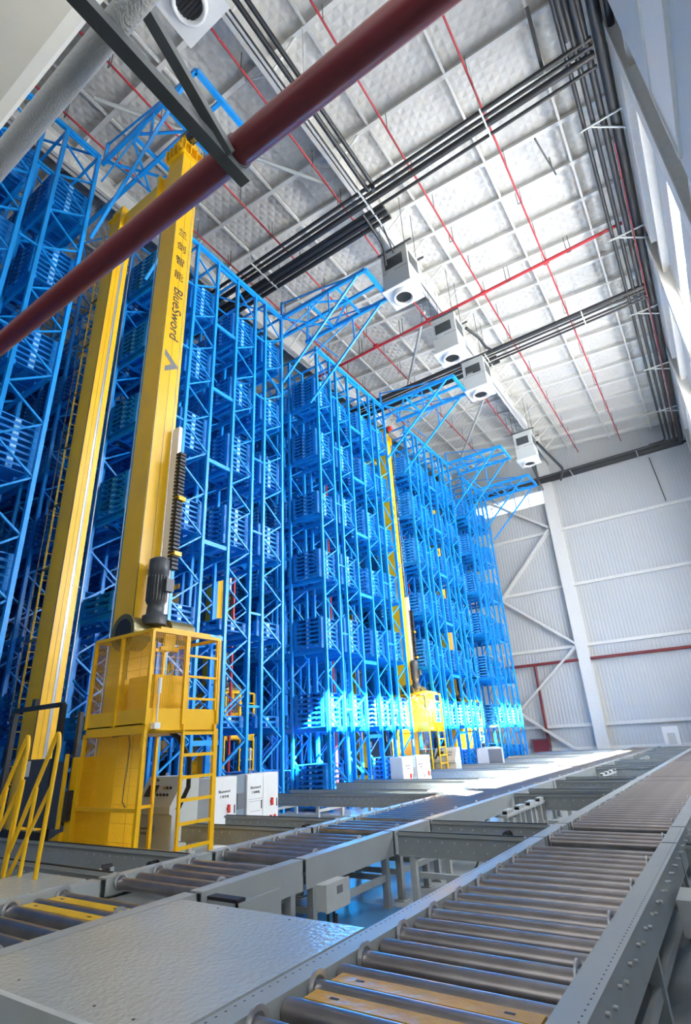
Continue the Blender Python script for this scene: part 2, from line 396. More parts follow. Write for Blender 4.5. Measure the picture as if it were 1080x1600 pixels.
# cantilevered blue frames over each aisle mouth
def canopy(ya, yb, xt, label, yra, yrb):
    t = thing('canopy_frame', label, 'steel frame', (XR, (ya + yb) / 2, ZT), 'blue cantilever frames over the aisle mouths')
    z = ZT + .08; yc = (ya + yb) / 2
    for y in (ya, yb): MB().box(XR - .1, xt, y - .05, y + .05, z - .08, z + .08).build('chord', BLU, t)
    MB().box(xt - .06, xt + .06, ya, yb, z - .08, z + .08).build('tip_beam', BLU, t)
    MB().box(XR - 6, xt, yc - .05, yc + .05, z - .06, z + .05).build('guide_rail', BLU, t)
    m = MB()
    for x in (xt - 1.3, xt - 2.6): m.box(x - .04, x + .04, ya, yb, z - .05, z + .05)
    m.build('cross_beam', BLU, t)
    m = MB(); m.bar((xt - 1.3, yc, z), (xt - 2.6, ya, z), .06); m.bar((xt - 1.3, yc, z), (xt - 2.6, yb, z), .06)
    m.bar((XR, ya, z), (xt - 2.6, yb, z), .06); m.bar((XR, yb, z), (xt - 2.6, ya, z), .06); m.build('plan_brace', BLU, t)
    for y in (ya, yb):
        MB().bar((XR + .05, y, 14.45), (xt - .35, y, z - .05), .075, .075).build('knee_brace', BLU, t)
        m = MB().bar((xt - .35 - 1.3, y, z), (xt - 1.65, y, 14.45 + (z - 14.45) * (xt - 1.65 - XR) / (xt - .35 - XR)), .05)
        m.bar((XR + .05, y, z - .9), (xt - 1.65, y, z - .05), .04); m.build('strut', BLU, t)
    for y in (ya, yb): MB().bar((XR, y, z + .75), (xt - .6, y, z + .05), .045).box(XR - .04, XR + .04, y - .04, y + .04, z, z + .8).build('tie_rod', BLU, t)
    m = MB()
    for a, b in ((XR + .2, XR + 1.5), (XR - 1.5, XR - 3)):
        m.bar((a, ya, z - .1), (b, yb, z - 1.6), .03); m.bar((a, yb, z - .1), (b, ya, z - 1.6), .03)
    m.build('wire_brace', BLU, t)
canopy(4.85, 6.55, -6.94, 'blue cantilever frame at the top of the nearest twin-mast crane', 0, 0)
canopy(12.62, 14.3, -6.85, 'blue cantilever frame pointing at the nearest square ceiling unit', 0, 0)
canopy(20.35, 22.1, -6.85, 'blue cantilever frame in front of the distant yellow mast top', 0, 0)
canopy(28.35, 30.2, -7.35, 'blue cantilever frame pointing at the last square ceiling unit', 0, 0)
canopy(33.3, 35.3, -7.2, 'furthest blue cantilever frame, in front of the bright end window', 0, 0)
# ---------------------------------------------------------------- pallets
def pallet_mb(full=True):
    m = MB(); L, Wd = 1.2, 1.0
    if full:
        m.box(-.60, .60, -.5, .5, .118, .145)
        for x in (-.54, 0, .54):
            for y in (-.43, 0, .43): m.box(x - .06, x + .06, y - .07, y + .07, .02, .118)
        for y in (-.43, 0, .43): m.box(-.6, .6, y - .065, y + .065, 0, .022)
        for x in (-.54, .54): m.box(x - .055, x + .055, -.5, .5, 0.001, .02)
        for x in (-.3, .3):
            for y in (-.3, .3): m.box(x - .02, x + .02, y - .2, y + .2, .09, .118)
        m.cur = 1
        m.box(.599, .603, -.055, .055, .045, .10); m.box(-.05, .05, -.503, -.499, .05, .09); m.cur = 0
    return m
pal_me = pallet_mb().mesh('plastic_pallet', [BLP, BLT])
PITCH = .152
def rnd_count(bi, ri, j, k):
    base = {0: 6, 1: 6, 2: 4, 3: 7, 4: 7, 5: 7, 6: 7}[k]
    if j == 0:
        if k == 1 and bi in (1,): return {0: 2, 1: 2, 2: 2, 3: 2}[ri]
        if k == 2 and bi == 1: return {0: 3, 1: 3, 2: 2, 3: 3}[ri]
        if k == 0 and bi == 1 and ri != 3: return 0
        if k == 1: return 7
        if k == 2: return random.choice((5, 7, 8))
        if k == 0: return random.choice((8, 9)) if ri == 0 else random.choice((0, 8))
        return random.choice((6, 7, 8, 8))
    r = random.random()
    if k >= 3: return random.choice((5, 6, 7, 8)) if r < .82 else 0
    return random.choice((2, 3, 5, 7)) if r < .5 else 0
slots = []
for bi, (t, y0, rows) in enumerate(blocks):
    for r in rows:
        ri = ROWS.index(r)
        for j in range(NB):
            if j > 8 and random.random() < .5: continue
            for k in range(7):
                n = rnd_count(bi, ri, j, k)
                slots.append((bi, ri, j, k, n, XR - .75 - BAY * j, y0 + r + RW / 2, LEV[k]))
# the individually built pallets: front bay of the rows seen largest
front_cols = {(0, 3): 'left of the twin masts', (1, 0): 'first row right of lettered mast',
              (1, 1): 'second row right of lettered mast', (1, 2): 'third row right of lettered mast',
              (1, 3): 'fourth row right of lettered mast', (2, 0): 'first row past second aisle',
              (2, 1): 'second row past second aisle', (0, 2): 'leftmost rack row in view'}
LEVN = ['ground', 'first', 'second', 'third', 'fourth', 'fifth', 'top']
order = [(0, 3), (1, 0), (1, 1), (1, 2), (1, 3), (2, 0), (2, 1), (0, 2)]
cand = []
for key in order:
    for s in slots:
        if s[2] == 0 and (s[0], s[1]) == key:
            for q in range(s[4]): cand.append((s, q))
import numpy as np
indiv = cand[:300]; iset = {(c[0][:4], c[1]) for c in indiv}
for s, q in indiv:
    o = bpy.data.objects.new('plastic_pallet', pal_me); COL.objects.link(o)
    o.location = (s[5], s[6], s[7] + q * PITCH)
    lv = LEVN[s[3]]
    lab = 'blue plastic pallet, %s from bottom, %s %s' % (ORD[q], lv + (' stack,' if s[3] == 0 else ' shelf stack,'), front_cols[(s[0], s[1])])
    tag(o, lab, 'pallet', 'stacked blue pallets in the front bays')
sm = pallet_mb(); V = np.array(sm.v, dtype=np.float32); nv = len(V); F = np.array(sm.f, dtype=np.int32); MI = np.array(sm.m, dtype=np.int32)
offs = []
for s in slots:
    bi, ri, j, k, n, x, y, z = s
    for q in range(n):
        if ((s[:4]), q) in iset: continue
        offs.append((x, y, z + q * PITCH))
offs = np.array(offs, dtype=np.float32)
verts = (V[None] + offs[:, None, :]).reshape(-1, 3)
faces = (F[None] + (np.arange(len(offs), dtype=np.int32) * nv)[:, None, None]).reshape(-1, 4)
me = bpy.data.meshes.new('pallet_stacks'); me.vertices.add(len(verts)); me.vertices.foreach_set('co', verts.ravel())
me.loops.add(faces.size); me.loops.foreach_set('vertex_index', faces.ravel())
me.polygons.add(len(faces)); me.polygons.foreach_set('loop_start', np.arange(0, faces.size, 4, dtype=np.int32))
me.polygons.foreach_set('material_index', np.tile(MI, len(offs)))
me.materials.append(BLP); me.materials.append(BLT); me.update(calc_edges=True); me.validate()
o = bpy.data.objects.new('pallet_stacks', me); COL.objects.link(o)
tag(o, 'the many further blue plastic pallets stacked deep in the racks and far rows', 'pallets', kind='stuff')
# ================================================================= STACKER CRANES
def mesh_panel(mb, p0, pu, pv, nu, nv, w=.0045):
    p0 = Vector(p0); pu = Vector(pu); pv = Vector(pv)
    for i in range(1, nu): mb.bar(p0 + pu * i / nu, p0 + pu * i / nu + pv, w)
    for i in range(1, nv): mb.bar(p0 + pv * i / nv, p0 + pv * i / nv + pu, w)
def crane(label):
    t = thing('stacker_crane', label, 'stacker crane', (-8, 5.65, 0), 'yellow stacker cranes in the rack aisles')
    # base beam
    m = MB().box(-12.6, -6.9, 5.45, 5.85, .18, .62); m.box(-12.9, -6.7, 5.5, 5.8, .05, .18); b = m.build('base_beam', YEL, t)
    MB().box(-30, -6.4, 5.6, 5.7, 0, .06).build('floor_rail', DRK, t)
    # front mast (lettered), far mast
    mm = MB().box(-8.42, -7.9, 5.38, 5.90, .6, 16.25); mm.cur = 1
    mm.box(-7.899, -7.897, 5.635, 5.641, .6, 16.2); mm.box(-7.899, -7.893, 5.385, 5.40, 3, 16.2); mast = mm.build('mast', [YEL, DRK], t)
    m2 = MB().box(-11.12, -10.6, 5.48, 5.88, .6, 15.9); m2.cur = 1; m2.box(-10.599, -10.592, 5.70, 5.745, .6, 15.9)
    m2.cur = 2; m2.box(-10.599, -10.597, 5.60, 5.604, .6, 15.9); m2.box(-10.61, -10.585, 5.475, 5.485, .6, 15.9); mast2 = m2.build('mast', [YEL, SLV, DRK], t)
    tag(mast, 'lettered yellow mast'); tag(mast2, 'yellow mast with a silver guide strip and a caged ladder')
    # top beam and mast caps
    m = MB().box(-10.75, -8.35, 5.50, 5.86, 15.35, 15.80); m.box(-8.9, -8.83, 5.40, 5.96, 15.2, 15.95); m.box(-10.52, -10.45, 5.4, 5.96, 15.2, 15.95)
    m.build('top_beam', YEL, t)
    m = MB()
    m.box(-8.48, -7.84, 5.33, 5.95, 16.0, 16.06); m.box(-8.48, -7.84, 5.33, 5.95, 16.4, 16.46)
    for y in (5.34, 5.94):
        for i in range(5): m.prism([(-8.48 + .15 * i, 16.05), (-8.45 + .15 * i, 16.05), (-8.45 + .15 * i, 16.42), (-8.48 + .15 * i, 16.42)], 1, y - .06, y + .06)
    for x in (-8.47, -7.85):
        for i in range(4): m.box(x - .06, x + .06, 5.36 + .18 * i, 5.38 + .18 * i, 16.05, 16.42)
    m.box(-8.38, -7.95, 5.42, 5.86, 16.06, 16.8); m.build('mast_head', YEL, t)
    m = MB().box(-11.18, -10.54, 5.42, 5.94, 15.9, 15.96); m.box(-11.1, -10.62, 5.5, 5.86, 15.96, 16.3)
    m.box(-10.6, -10.5, 5.5, 5.56, 14.9, 15.9); m.box(-10.6, -10.5, 5.8, 5.86, 14.9, 15.9); m.build('mast_head', YEL, t)
    m = MB().tube([(-8.1, 5.50, 16.95), (-8.1, 5.58, 16.95)], .22, 20); m.tube([(-7.75, 5.52, 16.75), (-7.75, 5.62, 16.75)], .2, 20); w = m.build('rope_sheave', OLV, t)
    m = MB().box(-8.3, -7.7, 5.46, 5.66, 16.6, 16.85); m.build('sheave_bracket', BLK, t)
    m = MB().tube([(-7.68, 5.45, 16.7), (-7.5, 5.45, 16.7)], .13, 16); m.build('warning_light', REDL, t)
    # ropes
    m = MB()
    for x, y in ((-7.72, 5.70), (-10.35, 5.62), (-10.3, 5.80), (-8.75, 5.55)): m.tube([(x, y, 3.8 if x > -8 else 1.5), (x, y, 15.9)], .009, 6)
    m.build('hoist_rope', ZNC, t)
    # white cable plate and energy chain on the front mast
    MB().box(-7.9, -7.70, 5.85, 5.93, 4.1, 7.9).build('cable_plate', WHT, t)
    m = MB(); z = 4.9
    while z < 7.3: m.box(-7.72, -7.58, 5.84, 5.98, z, z + .045); z += .075
    ch = m.build('energy_chain', BLK, t)
    m = MB()
    for z in (5.15, 6.25): m.box(-7.9, -7.55, 5.86, 6.02, z, z + .08)
    m.build('chain_clip', YEL, t)
    # hoist drum and motor
    m = MB().tube([(-7.85, 5.22, 3.72), (-7.85, 5.55, 3.72)], [.27, .27], 32); m.tube([(-7.7, 5.9, 3.8), (-7.7, 6.4, 3.8)], .2, 28)
    m.ring((-7.85, 5.22, 3.72), (0, 1, 0), .22, .30, .04, 32); m.tube([(-7.85, 5.45, 3.72), (-7.7, 5.95, 3.8)], .14, 20)
    hd = m.build('hoist_drum', OLV, t); MB().tube([(-7.85, 5.205, 3.72), (-7.85, 5.22, 3.72)], .24, 32).build('drum_opening', BLK, hd)
    m = MB().tube([(-7.6, 5.6, 3.85), (-7.6, 5.6, 4.0), (-7.6, 5.6, 4.02), (-7.6, 5.6, 4.2), (-7.6, 5.6, 4.22), (-7.6, 5.6, 4.7), (-7.6, 5.6, 4.72), (-7.6, 5.6, 4.98), (-7.6, 5.6, 5.03)],
                  [.2, .2, .14, .13, .155, .155, .175, .17, .10], 24)
    for i in range(20):
        a = 2 * math.pi * i / 20; m.box(-7.6 + .165 * math.cos(a) - .006, -7.6 + .165 * math.cos(a) + .006, 5.6 + .165 * math.sin(a) - .006, 5.6 + .165 * math.sin(a) + .006, 4.25, 4.68)
    mo = m.build('hoist_motor', MOT, t); MB().box(-7.46, -7.36, 5.6, 5.76, 4.4, 4.62).build('terminal_box', MOT, mo)
    # maintenance cage
    x0, x1, y0, y1, zf, zt = -8.40, -6.95, 5.13, 6.47, 2.28, 3.62; P = .05
    m = MB()
    for x, y in ((x0, y0), (x1, y0), (x1, y1), (x0, y1), (-7.69, y0), (x1, 5.78)): m.box(x - P / 2, x + P / 2, y - P / 2, y + P / 2, zf, zt)
    for a, b in (((x0, y0), (x1, y0)), ((x1, y0), (x1, y1)), ((x1, y1), (x0, y1)), ((x0, y1), (x0, y0))): m.bar((*a, zt), (*b, zt), P)
    cg = m.build('cage_frame', YEL, t)
    m = MB().box(x0, x1, y0, y0 + .02, zf, zf + .22); m.box(x1 - .02, x1, y0, y1, zf, zf + .22); m.box(x0, x1, y1 - .02, y1, zf, zf + .22); m.box(x0, x1, y0, y1, zf - .10, zf + .02)
    m.box(x0 - .02, x1 + .02, y0 - .02, y1 + .02, zf - .12, zf - .07); m.build('cage_floor', YEL, t)
    m = MB(); mesh_panel(m, (x0, y0, zf + .22), (x1 - x0, 0, 0), (0, 0, zt - zf - .22), 44, 6); mesh_panel(m, (x1, y0, zf + .22), (0, 5.78 - y0, 0), (0, 0, zt - zf - .22), 20, 6)
    m.build('cage_mesh', YEL, t)
    m = MB()
    for z in (2.65, 2.98, 3.30): m.bar((x1, 5.80, z), (x1, 6.45, z), .035)
    for y in (5.82, 6.43): m.bar((x1, y, zf + .2), (x1, y, zt), .035)
    m.build('cage_gate', YEL, t)
    MB().box(-7.75, -7.1, 5.35, 6.0, 2.5, 3.0).build('drive_box', YEL, t)
    m = MB().box(-7.6, -7.0, 5.3, 6.3, 3.66, 3.70); m.box(-7.12, -7.08, 5.45, 5.65, 3.40, 3.66); m.box(-7.13, -7.07, 5.38, 5.72, 3.36, 3.42); m.build('lifting_bar', YEL, t)
    # lower cage with ladder
    m = MB()
    for x, y in ((x0, y0), (x1, y0), (x1, y1), (x0, y1)): m.box(x - P / 2, x + P / 2, y - P / 2, y + P / 2, .1, zf - .08)
    m.bar((x0, y0, 1.2), (x1, y0, 1.2), P); m.bar((x1, y0, zf - .1), (x1, y1, zf - .1), .04); m.bar((x0, y1, zf - .1), (x1, y1, zf - .1), .04); m.bar((x0, y0, 1.1), (x0, y1, 1.1), P); m.bar((x0, y0, .14), (x1, y0, .14), P); m.build('lower_frame', YEL, t)
    m = MB(); mesh_panel(m, (x0, y0, .14), (x1 - x0, 0, 0), (0, 0, zf - .25), 44, 9); m.build('lower_mesh', YEL, t)
    m = MB()
    for y in (5.80, 6.42): m.bar((x1 + .02, y, .1), (x1 + .02, y, zf), .04)
    for i in range(7): m.bar((x1 + .02, 5.80, .35 + .3 * i), (x1 + .02, 6.42, .35 + .3 * i), .03, .045)
    m.build('ladder', YEL, t)
    MB().tube([(-7.2, 5.75, 2.2), (-7.15, 5.9, 2.1), (-7.1, 6.1, 1.8), (-7.15, 6.15, 1.4), (-7.3, 6.1, 1.1)], .035, 10).build('cable_hose', BLK, t)
    MB().tube([(-7.8, 5.2, 2.15), (-7.4, 5.2, 2.17), (-7.35, 5.2, 2.0), (-7.4, 5.2, 1.3), (-7.3, 5.2, 1.2)], .012, 8).build('cable', BLK, t)
    m = MB().tube([(-6.90, 5.28, 2.3), (-6.90, 5.28, 2.7)], .012, 8); m.tube([(-6.90, 5.28, 2.7), (-6.90, 5.28, 2.92)], .03, 12); m.box(-6.95, -6.86, 5.22, 5.32, 2.22, 2.3); m.build('sensor_post', WHT, t)
    # caged ladder behind the far mast
    m = MB()
    for y in (5.50, 5.86): m.bar((-11.42, y, 1), (-11.42, y, 15.9), .018)
    z = 1.2
    while z < 15.8: m.bar((-11.42, 5.5, z), (-11.42, 5.86, z), .014); z += .3
    m.build('ladder', YEL, t)
    m = MB(); z = 2.6
    while z < 15.4:
        pts = [(-11.42 - .32 * math.sin(a), 5.68 - .27 * math.cos(a), z) for a in [i * math.pi / 8 for i in range(9)]]
        m.tube(pts, .009, 6); m.bar((-11.42, 5.5, z), (-11.12, 5.5, z), .04); z += 1.5
    for a in (2, 4, 6): m.bar((-11.42 - .32 * math.sin(a * math.pi / 8), 5.68 - .27 * math.cos(a * math.pi / 8), 2.6), (-11.42 - .32 * math.sin(a * math.pi / 8), 5.68 - .27 * math.cos(a * math.pi / 8), 14.6), .012)
    m.build('ladder_hoops', OLV, t)  # yellow hoops coloured olive: their shade is put into the colour
    # load carriage between the masts
    m = MB()
    for x in (-10.45, -8.95): m.box(x - .04, x + .04, 4.98, 5.06, .75, 2.7); m.box(x - .04, x + .04, 6.2, 6.28, .75, 2.7)
    m.bar((-10.45, 5.02, 2.7), (-8.95, 5.02, 2.7), .07); m.bar((-10.45, 5.02, .85), (-8.95, 5.02, .85), .1); m.box(-10.45, -8.6, 5.0, 6.2, .62, .78)
    m.box(-9.9, -9.8, 4.99, 5.06, 2.7, 2.85); cr = m.build('load_carriage', BLK, t)
    m = MB().box(-9.85, -9.02, 5.0, 5.03, .95, 1.9); m.box(-8.98, -8.62, 5.0, 5.03, .95, 1.85); m.build('carriage_panel', MOT, cr)
    MB().box(-10.05, -9.90, 5.0, 5.04, .9, 1.95).build('carriage_edge', YEL, cr); MB().box(-8.62, -8.58, 4.98, 5.03, .95, 1.95).build('carriage_edge', YEL, cr)
    MB().box(-9.8, -9.62, 4.985, 4.995, 1.65, 1.88).build('notice', WHT, cr)
    m = MB().box(-8.6, -8.42, 5.1, 5.85, .6, 1.9); m.prism([(-10.4, .3), (-8.6, .3), (-8.6, .9), (-9.3, .62), (-10.4, .62)], 1, 5.05, 5.12); m.build('carriage_guide', YEL, t)
    m = MB().box(-8.56, -8.46, 5.03, 5.1, 1.05, 1.45); m.build('limit_switch', BLK, t)
    return t, mast
crane1, mast = crane('nearest yellow twin-mast stacker crane with caged platform, left foreground')
# lettering on the front mast
def onmast(y, z, up, right): return basis(right, up, (-7.895, y, z))
for i, chh in enumerate('兰剑智能'):
    text('lettering', chh, .27, TXT, mast, onmast(5.62, 13.25 - i * .45, (0, 0, 1), (0, 1, 0)))
text('lettering', 'BlueSword', .345, TXT, mast, onmast(5.64, 10.80, (0, 1, 0), (0, 0, -1)), squash=.98)
m = MB().add([(-7.894, 5.47, 9.72), (-7.894, 5.84, 9.42), (-7.894, 5.66, 9.42), (-7.894, 5.47, 9.56)], [(0, 3, 2, 1)])
m.add([(-7.894, 5.66, 9.42), (-7.894, 5.84, 9.42), (-7.894, 5.50, 9.16), (-7.894, 5.50, 9.29)], [(0, 3, 2, 1)])
m.build('emblem', GRT, mast)
copies = [((-6.65, 7.9), 'second yellow stacker crane, seen through the blue rack right of the lettered mast'),
          ((-3.3, 15.8), 'third yellow stacker crane with sunlit cage, in the middle distance'),
          ((-4.6, 23.7), 'furthest yellow stacker crane with a narrow sunlit ladder')]
for (dx, dy), lab in copies:
    c = copy_tree(crane1, (-8 + dx, 5.65 + dy, 0)); c['label'] = lab
# ================================================================= CONVEYORS
ZR = .8
def rail_mb(x, w, ya, yb, h=.2):
    return MB().box(x, x + w, ya, yb, ZR - .012, ZR).box(x if w > 0 else x, x + (.012 if w > 0 else -.012), ya, yb, ZR - h, ZR).box(x + w, x + w - (.012 if w > 0 else -.012), ya, yb, ZR - h, ZR - .0)
rol = {}
def roller_me(L):
    if L not in rol:
        m = MB().tube([(-L / 2, 0, 0), (L / 2, 0, 0)], .054, 18); m.tube([(-L / 2 - .03, 0, 0), (L / 2 + .03, 0, 0)], .012, 8)
        rol[L] = m.mesh('roller', STL)
    return rol[L]
disk = MB().ring((0, 0, 0), (1, 0, 0), 0.05, .075, .012, 20).mesh('chain_guard', ZNC)
def roller_conveyor(label, xa, xb, ya, yb, legs=True, group=None, bolts=False, pitch=.227, holes=False, box=False):
    t = thing('roller_conveyor', label, 'conveyor', ((xa + xb) / 2, ya, 0), group)
    ox, oy, oz = ORIG[t.name]; RWD = .15
    for s, x in ((1, xa), (-1, xb)):
        m = MB(); xi = x + s * RWD
        m.box(x, xi, ya, yb, ZR - .014, ZR); m.box(x, x + s * .014, ya, yb, ZR - .26, ZR - .014); m.box(xi, xi - s * .014, ya, yb, ZR - .15, ZR - .014)
        m.box(x, x + s * .05, ya, yb, ZR - .272, ZR - .26)
        r = m.build('side_rail', GRP, t)
        if bolts:
            b = MB(); y = ya + .1; i = 0
            while y < min(yb, 12):
                b.tube([(x, y, ZR - .10 + .03 * (i % 2)), (x - s * .02, y, ZR - .10 + .03 * (i % 2))], .011, 6); y += .16; i += 1
            b.build('bolts', ZNC, r)
            b = MB(); y = ya + .04
            while y < min(yb, 8):
                b.box(x + s * .028, x + s * .036, y, y + .012, ZR, ZR + .0008); y += .06
            b.build('rivet_holes', BLK, r)
    L = round(xb - xa - 2 * RWD - .02, 3); n = int((yb - ya - .12) / pitch)
    n = min(n, 100)
    for i in range(n):
        y = .15 + i * pitch
        link('roller', roller_me(L), t, (0, y, ZR - .068))
        if i % 2 == 0: link('chain_guard', disk, t, (-(L / 2) + .01, y, ZR - .045))
        elif i % 4 == 1: link('chain_guard', disk, t, ((L / 2) - .01, y, ZR - .045))
    m = MB(); k = max(1, int((yb - ya) / 2))
    if legs:
        for i in range(k + 1):
            y = ya + .15 + (yb - ya - .3) * i / k
            for s, x in ((1, xa), (-1, xb)):
                lg = MB().box(x + s * .01, x + s * .09, y - .035, y + .035, .01, ZR - .2); lg.box(x - s * .02, x + s * .12, y - .07, y + .07, 0, .012)
                lg.build('leg', GRP, t)
            MB().box(xa + .05, xb - .05, y - .02, y + .02, .28, .34).build('cross_tie', GRP, t)
        for x in (xa + .05, xb - .05): MB().box(x - .02, x + .02, ya + .1, yb - .1, .28, .35).build('stretcher', GRP, t)
        m = MB().box(xa + .12, xb - .12, ya + .05, yb - .05, ZR - .26, ZR - .18); m.build('drip_tray', GRP, t)
    return t
AX0, AX1 = -2.31, -.83; BX0, BX1 = -5.62, -4.12
segA = [(.35, 7.05, 'nearest long roller conveyor run at lower right, with ochre strips between rollers'),
        (7.10, 8.12, 'short roller conveyor section right beyond the nearest long run'),
        (8.18, 14.9, 'second long run of the right-hand roller conveyor'),
        (14.95, 16.0, 'short transfer section of the right-hand conveyor, mid distance'),
        (16.05, 22.8, 'third long run of the right-hand roller conveyor'),
        (22.85, 30.7, 'fourth run of the right-hand roller conveyor, far off'),
        (30.75, 38.6, 'last run of the right-hand roller conveyor, by the end wall')]
for i, (a, b, l) in enumerate(segA): cA = roller_conveyor(l, AX0, AX1, a, b, group='right-hand roller conveyor sections', bolts=(i < 3), pitch=.227 if i < 5 else .24)
segB = [(.9, 3.70, 'left-hand roller conveyor section with yellow strips at lower left'),
        (3.76, 5.12, 'short left-hand roller conveyor section beside the near grey plate corner'),
        (5.18, 7.0, 'left-hand roller conveyor section with blue glints on its rail'),
        (7.06, 8.1, 'short left-hand conveyor section beyond the blue-glinting rail'),
        (8.16, 14.9, 'long left-hand roller conveyor run leading to the sunlit stretch'),
        (14.95, 22.8, 'left-hand conveyor run crossed by the bright sun strip'),
        (22.85, 30.7, 'far left-hand conveyor run, sunlit along its left edge'),
        (30.75, 38.6, 'last left-hand conveyor run, by the white end wall')]
for a, b, l in segB: roller_conveyor(l, BX0, BX1, a, b, group='left-hand roller conveyor sections', pitch=.227 if b < 23 else .24)
# ochre infill strips between rollers
def infill(x0, x1, y, w, lab, mt):
    m = MB(); n = 14; ys = [y - w / 2, y + w / 2]
    m.box(x0, x1, ys[0], ys[1], ZR - .06, ZR - .030)
    o = m.build('infill_plate', [mt], None, (x0, y, ZR - .05)); tag(o, lab, 'cover strip', 'painted strips between the rollers')
    for a in (x0 + .12, x1 - .17): MB().box(a, a + .05, y - .01, y + .01, ZR - .0305, ZR - .0292).build('slot', BLK, o)
YST = mat('yellow_strip', (0.70, 0.42, 0.03), .35, noise=.08)
infill(-2.10, -1.02, .35 + .15 + .227 * 10.5, .108, 'further wide ochre strip between the near rollers, bottom of picture', ORG)
infill(-2.10, -1.02, .35 + .15 + .227 * 9.5, .108, 'nearer wide ochre strip between the near rollers, bottom edge', ORG)
infill(-5.42, -4.36, .9 + .15 + .227 * 8.5, .11, 'nearer yellow strip between rollers at lower left', YST)
infill(-5.42, -4.36, .9 + .15 + .227 * 9.5, .11, 'further yellow strip between rollers at lower left', YST)
# plates
m = MB().box(-4.10, -2.33, 1.88, 3.52, ZR - .012, ZR + .002); p = m.build('cover_plate', PLT, None, (-3.2, 2.7, ZR))
tag(p, 'large glossy grey steel plate bridging the two conveyors, bottom left', 'steel plate')
m = MB().box(-4.10, -2.33, 1.85, 1.885, ZR - .16, ZR + .004); m.box(-4.10, -2.33, 1.87, 2.0, ZR - .05, ZR - .013); m.build('edge_flange', GRC, p)
m = MB()
for x in (-3.95, -3.2, -2.45):
    for y in (1.98, 3.42): m.box(x - .04, x + .04, y - .04, y + .04, 0, ZR - .05)
m.box(-4.05, -2.4, 1.95, 2.05, .3, .38); m.box(-4.05, -2.4, 3.37, 3.45, .3, .38); m.build('support_frame', GRP, p)
m = MB()
for x in (-2.6, -2.9, -3.6):
    for y in (2.0, 3.45): m.tube([(x, y, ZR), (x, y, ZR + .005)], .008, 8)
m.build('screws', DRK, p)
m = MB().box(-6.62, -5.66, 2.35, 3.66, ZR - .012, ZR + .002); p = m.build('cover_plate', PLT, None, (-6.1, 3, ZR))
tag(p, 'small grey steel plate at the foot of the yellow handrails', 'steel plate')
m = MB().box(-5.68, -5.64, 2.35, 3.66, ZR - .14, ZR - .012)
for x in (-6.5, -5.8):
    for y in (2.45, 3.55): m.box(x - .03, x + .03, y - .03, y + .03, 0, ZR - .012)
m.build('support_frame', GRP, p)
# cross chain conveyors
def cross_conveyor(label, xa, xb, yc, w=1.0, legs=True, rods=True, group=None, top=ZR):
    t = thing('chain_conveyor', label, 'conveyor', ((xa + xb) / 2, yc, 0), group)
    for y in (yc - w / 2, yc + w / 2):
        m = MB().box(xa, xb, y - .008, y + .008, top - .26, top - .04); m.box(xa, xb, y - .05, y + .05, top - .04, top - .028); m.box(xa, xb, y - .05, y + .05, top - .27, top - .26)
        x = xa + .1; m.cur = 0
        r = m.build('side_beam', GRP, t)
        MB().box(xa, xb, y - .035, y + .035, top - .028, top - .005).build('chain_track', GRP, t)
        m = MB().box(xa + .02, xb - .02, y - .015, y + .015, top - .005, top + .006); m.build('chain', BLK, t)
        m = MB(); x = xa + .12
        while x < xb - .1:
            m.tube([(x, y - .012, top - .1), (x, y - .018, top - .1)], .012, 6); m.tube([(x + .07, y - .012, top - .19), (x + .07, y - .018, top - .19)], .010, 6); x += .17
        m.build('bolts', ZNC, r)
    n = max(2, int((xb - xa) / 1.6) + 1)
    for i in range(n):
        x = xa + .2 + (xb - xa - .4) * i / (n - 1)
        for y in (yc - w / 2, yc + w / 2):
            m = MB().box(x - .04, x + .04, y - .03, y + .03, 0.01, top - .27); m.box(x - .07, x + .07, y - .06, y + .06, 0, .012); m.build('leg', GRC, t)
        MB().box(x - .03, x + .03, yc - w / 2, yc + w / 2, .4, .46).build('cross_tie', GRP, t)
    MB().box(xa + .1, xb - .1, yc - w / 2 + .1, yc - w / 2 + .15, .28, .34).build('stretcher', GRC, t)
    if rods:
        x = xb - .55
        m = MB().tube([(x, yc - w / 2 + .05, top - .14), (x, yc + w / 2 - .05, top - .14)], .018, 12); m.build('drive_shaft', ZNC, t)
        m = MB().tube([(x, yc + w / 2 - .14, top - .14), (x, yc + w / 2 - .02, top - .14)], .055, 14); m.build('shaft_bearing', BLK, t)
    return t
k = 0
xc = [4.47, 7.42, 12.37 - .25, 15.3, 20.02, 23.4, 27.9, 31.1, 35.8]
NAMX = ['nearest', 'second', 'third', 'fourth', 'fifth', 'sixth', 'seventh', 'eighth', 'ninth']
for i, yc in enumerate(xc):
    cross_conveyor('%s grey chain conveyor running from the left roller line toward the racks' % NAMX[i], -10.55 if i != 1 else -8.15, -5.68, yc, group='cross conveyors on the rack side')
for i, yc in enumerate(xc[1:]):
    cross_conveyor('%s grey chain conveyor bridging the gap between the two roller lines' % NAMX[i], -4.06, -2.37, yc + .12, group='cross conveyors between the roller lines')
for i, yc in enumerate(xc[1:5]):
    cross_conveyor('%s grey chain conveyor stub right of the right-hand roller line' % NAMX[i], -.77, .9, yc + .12, group='cross conveyor stubs at the right edge')
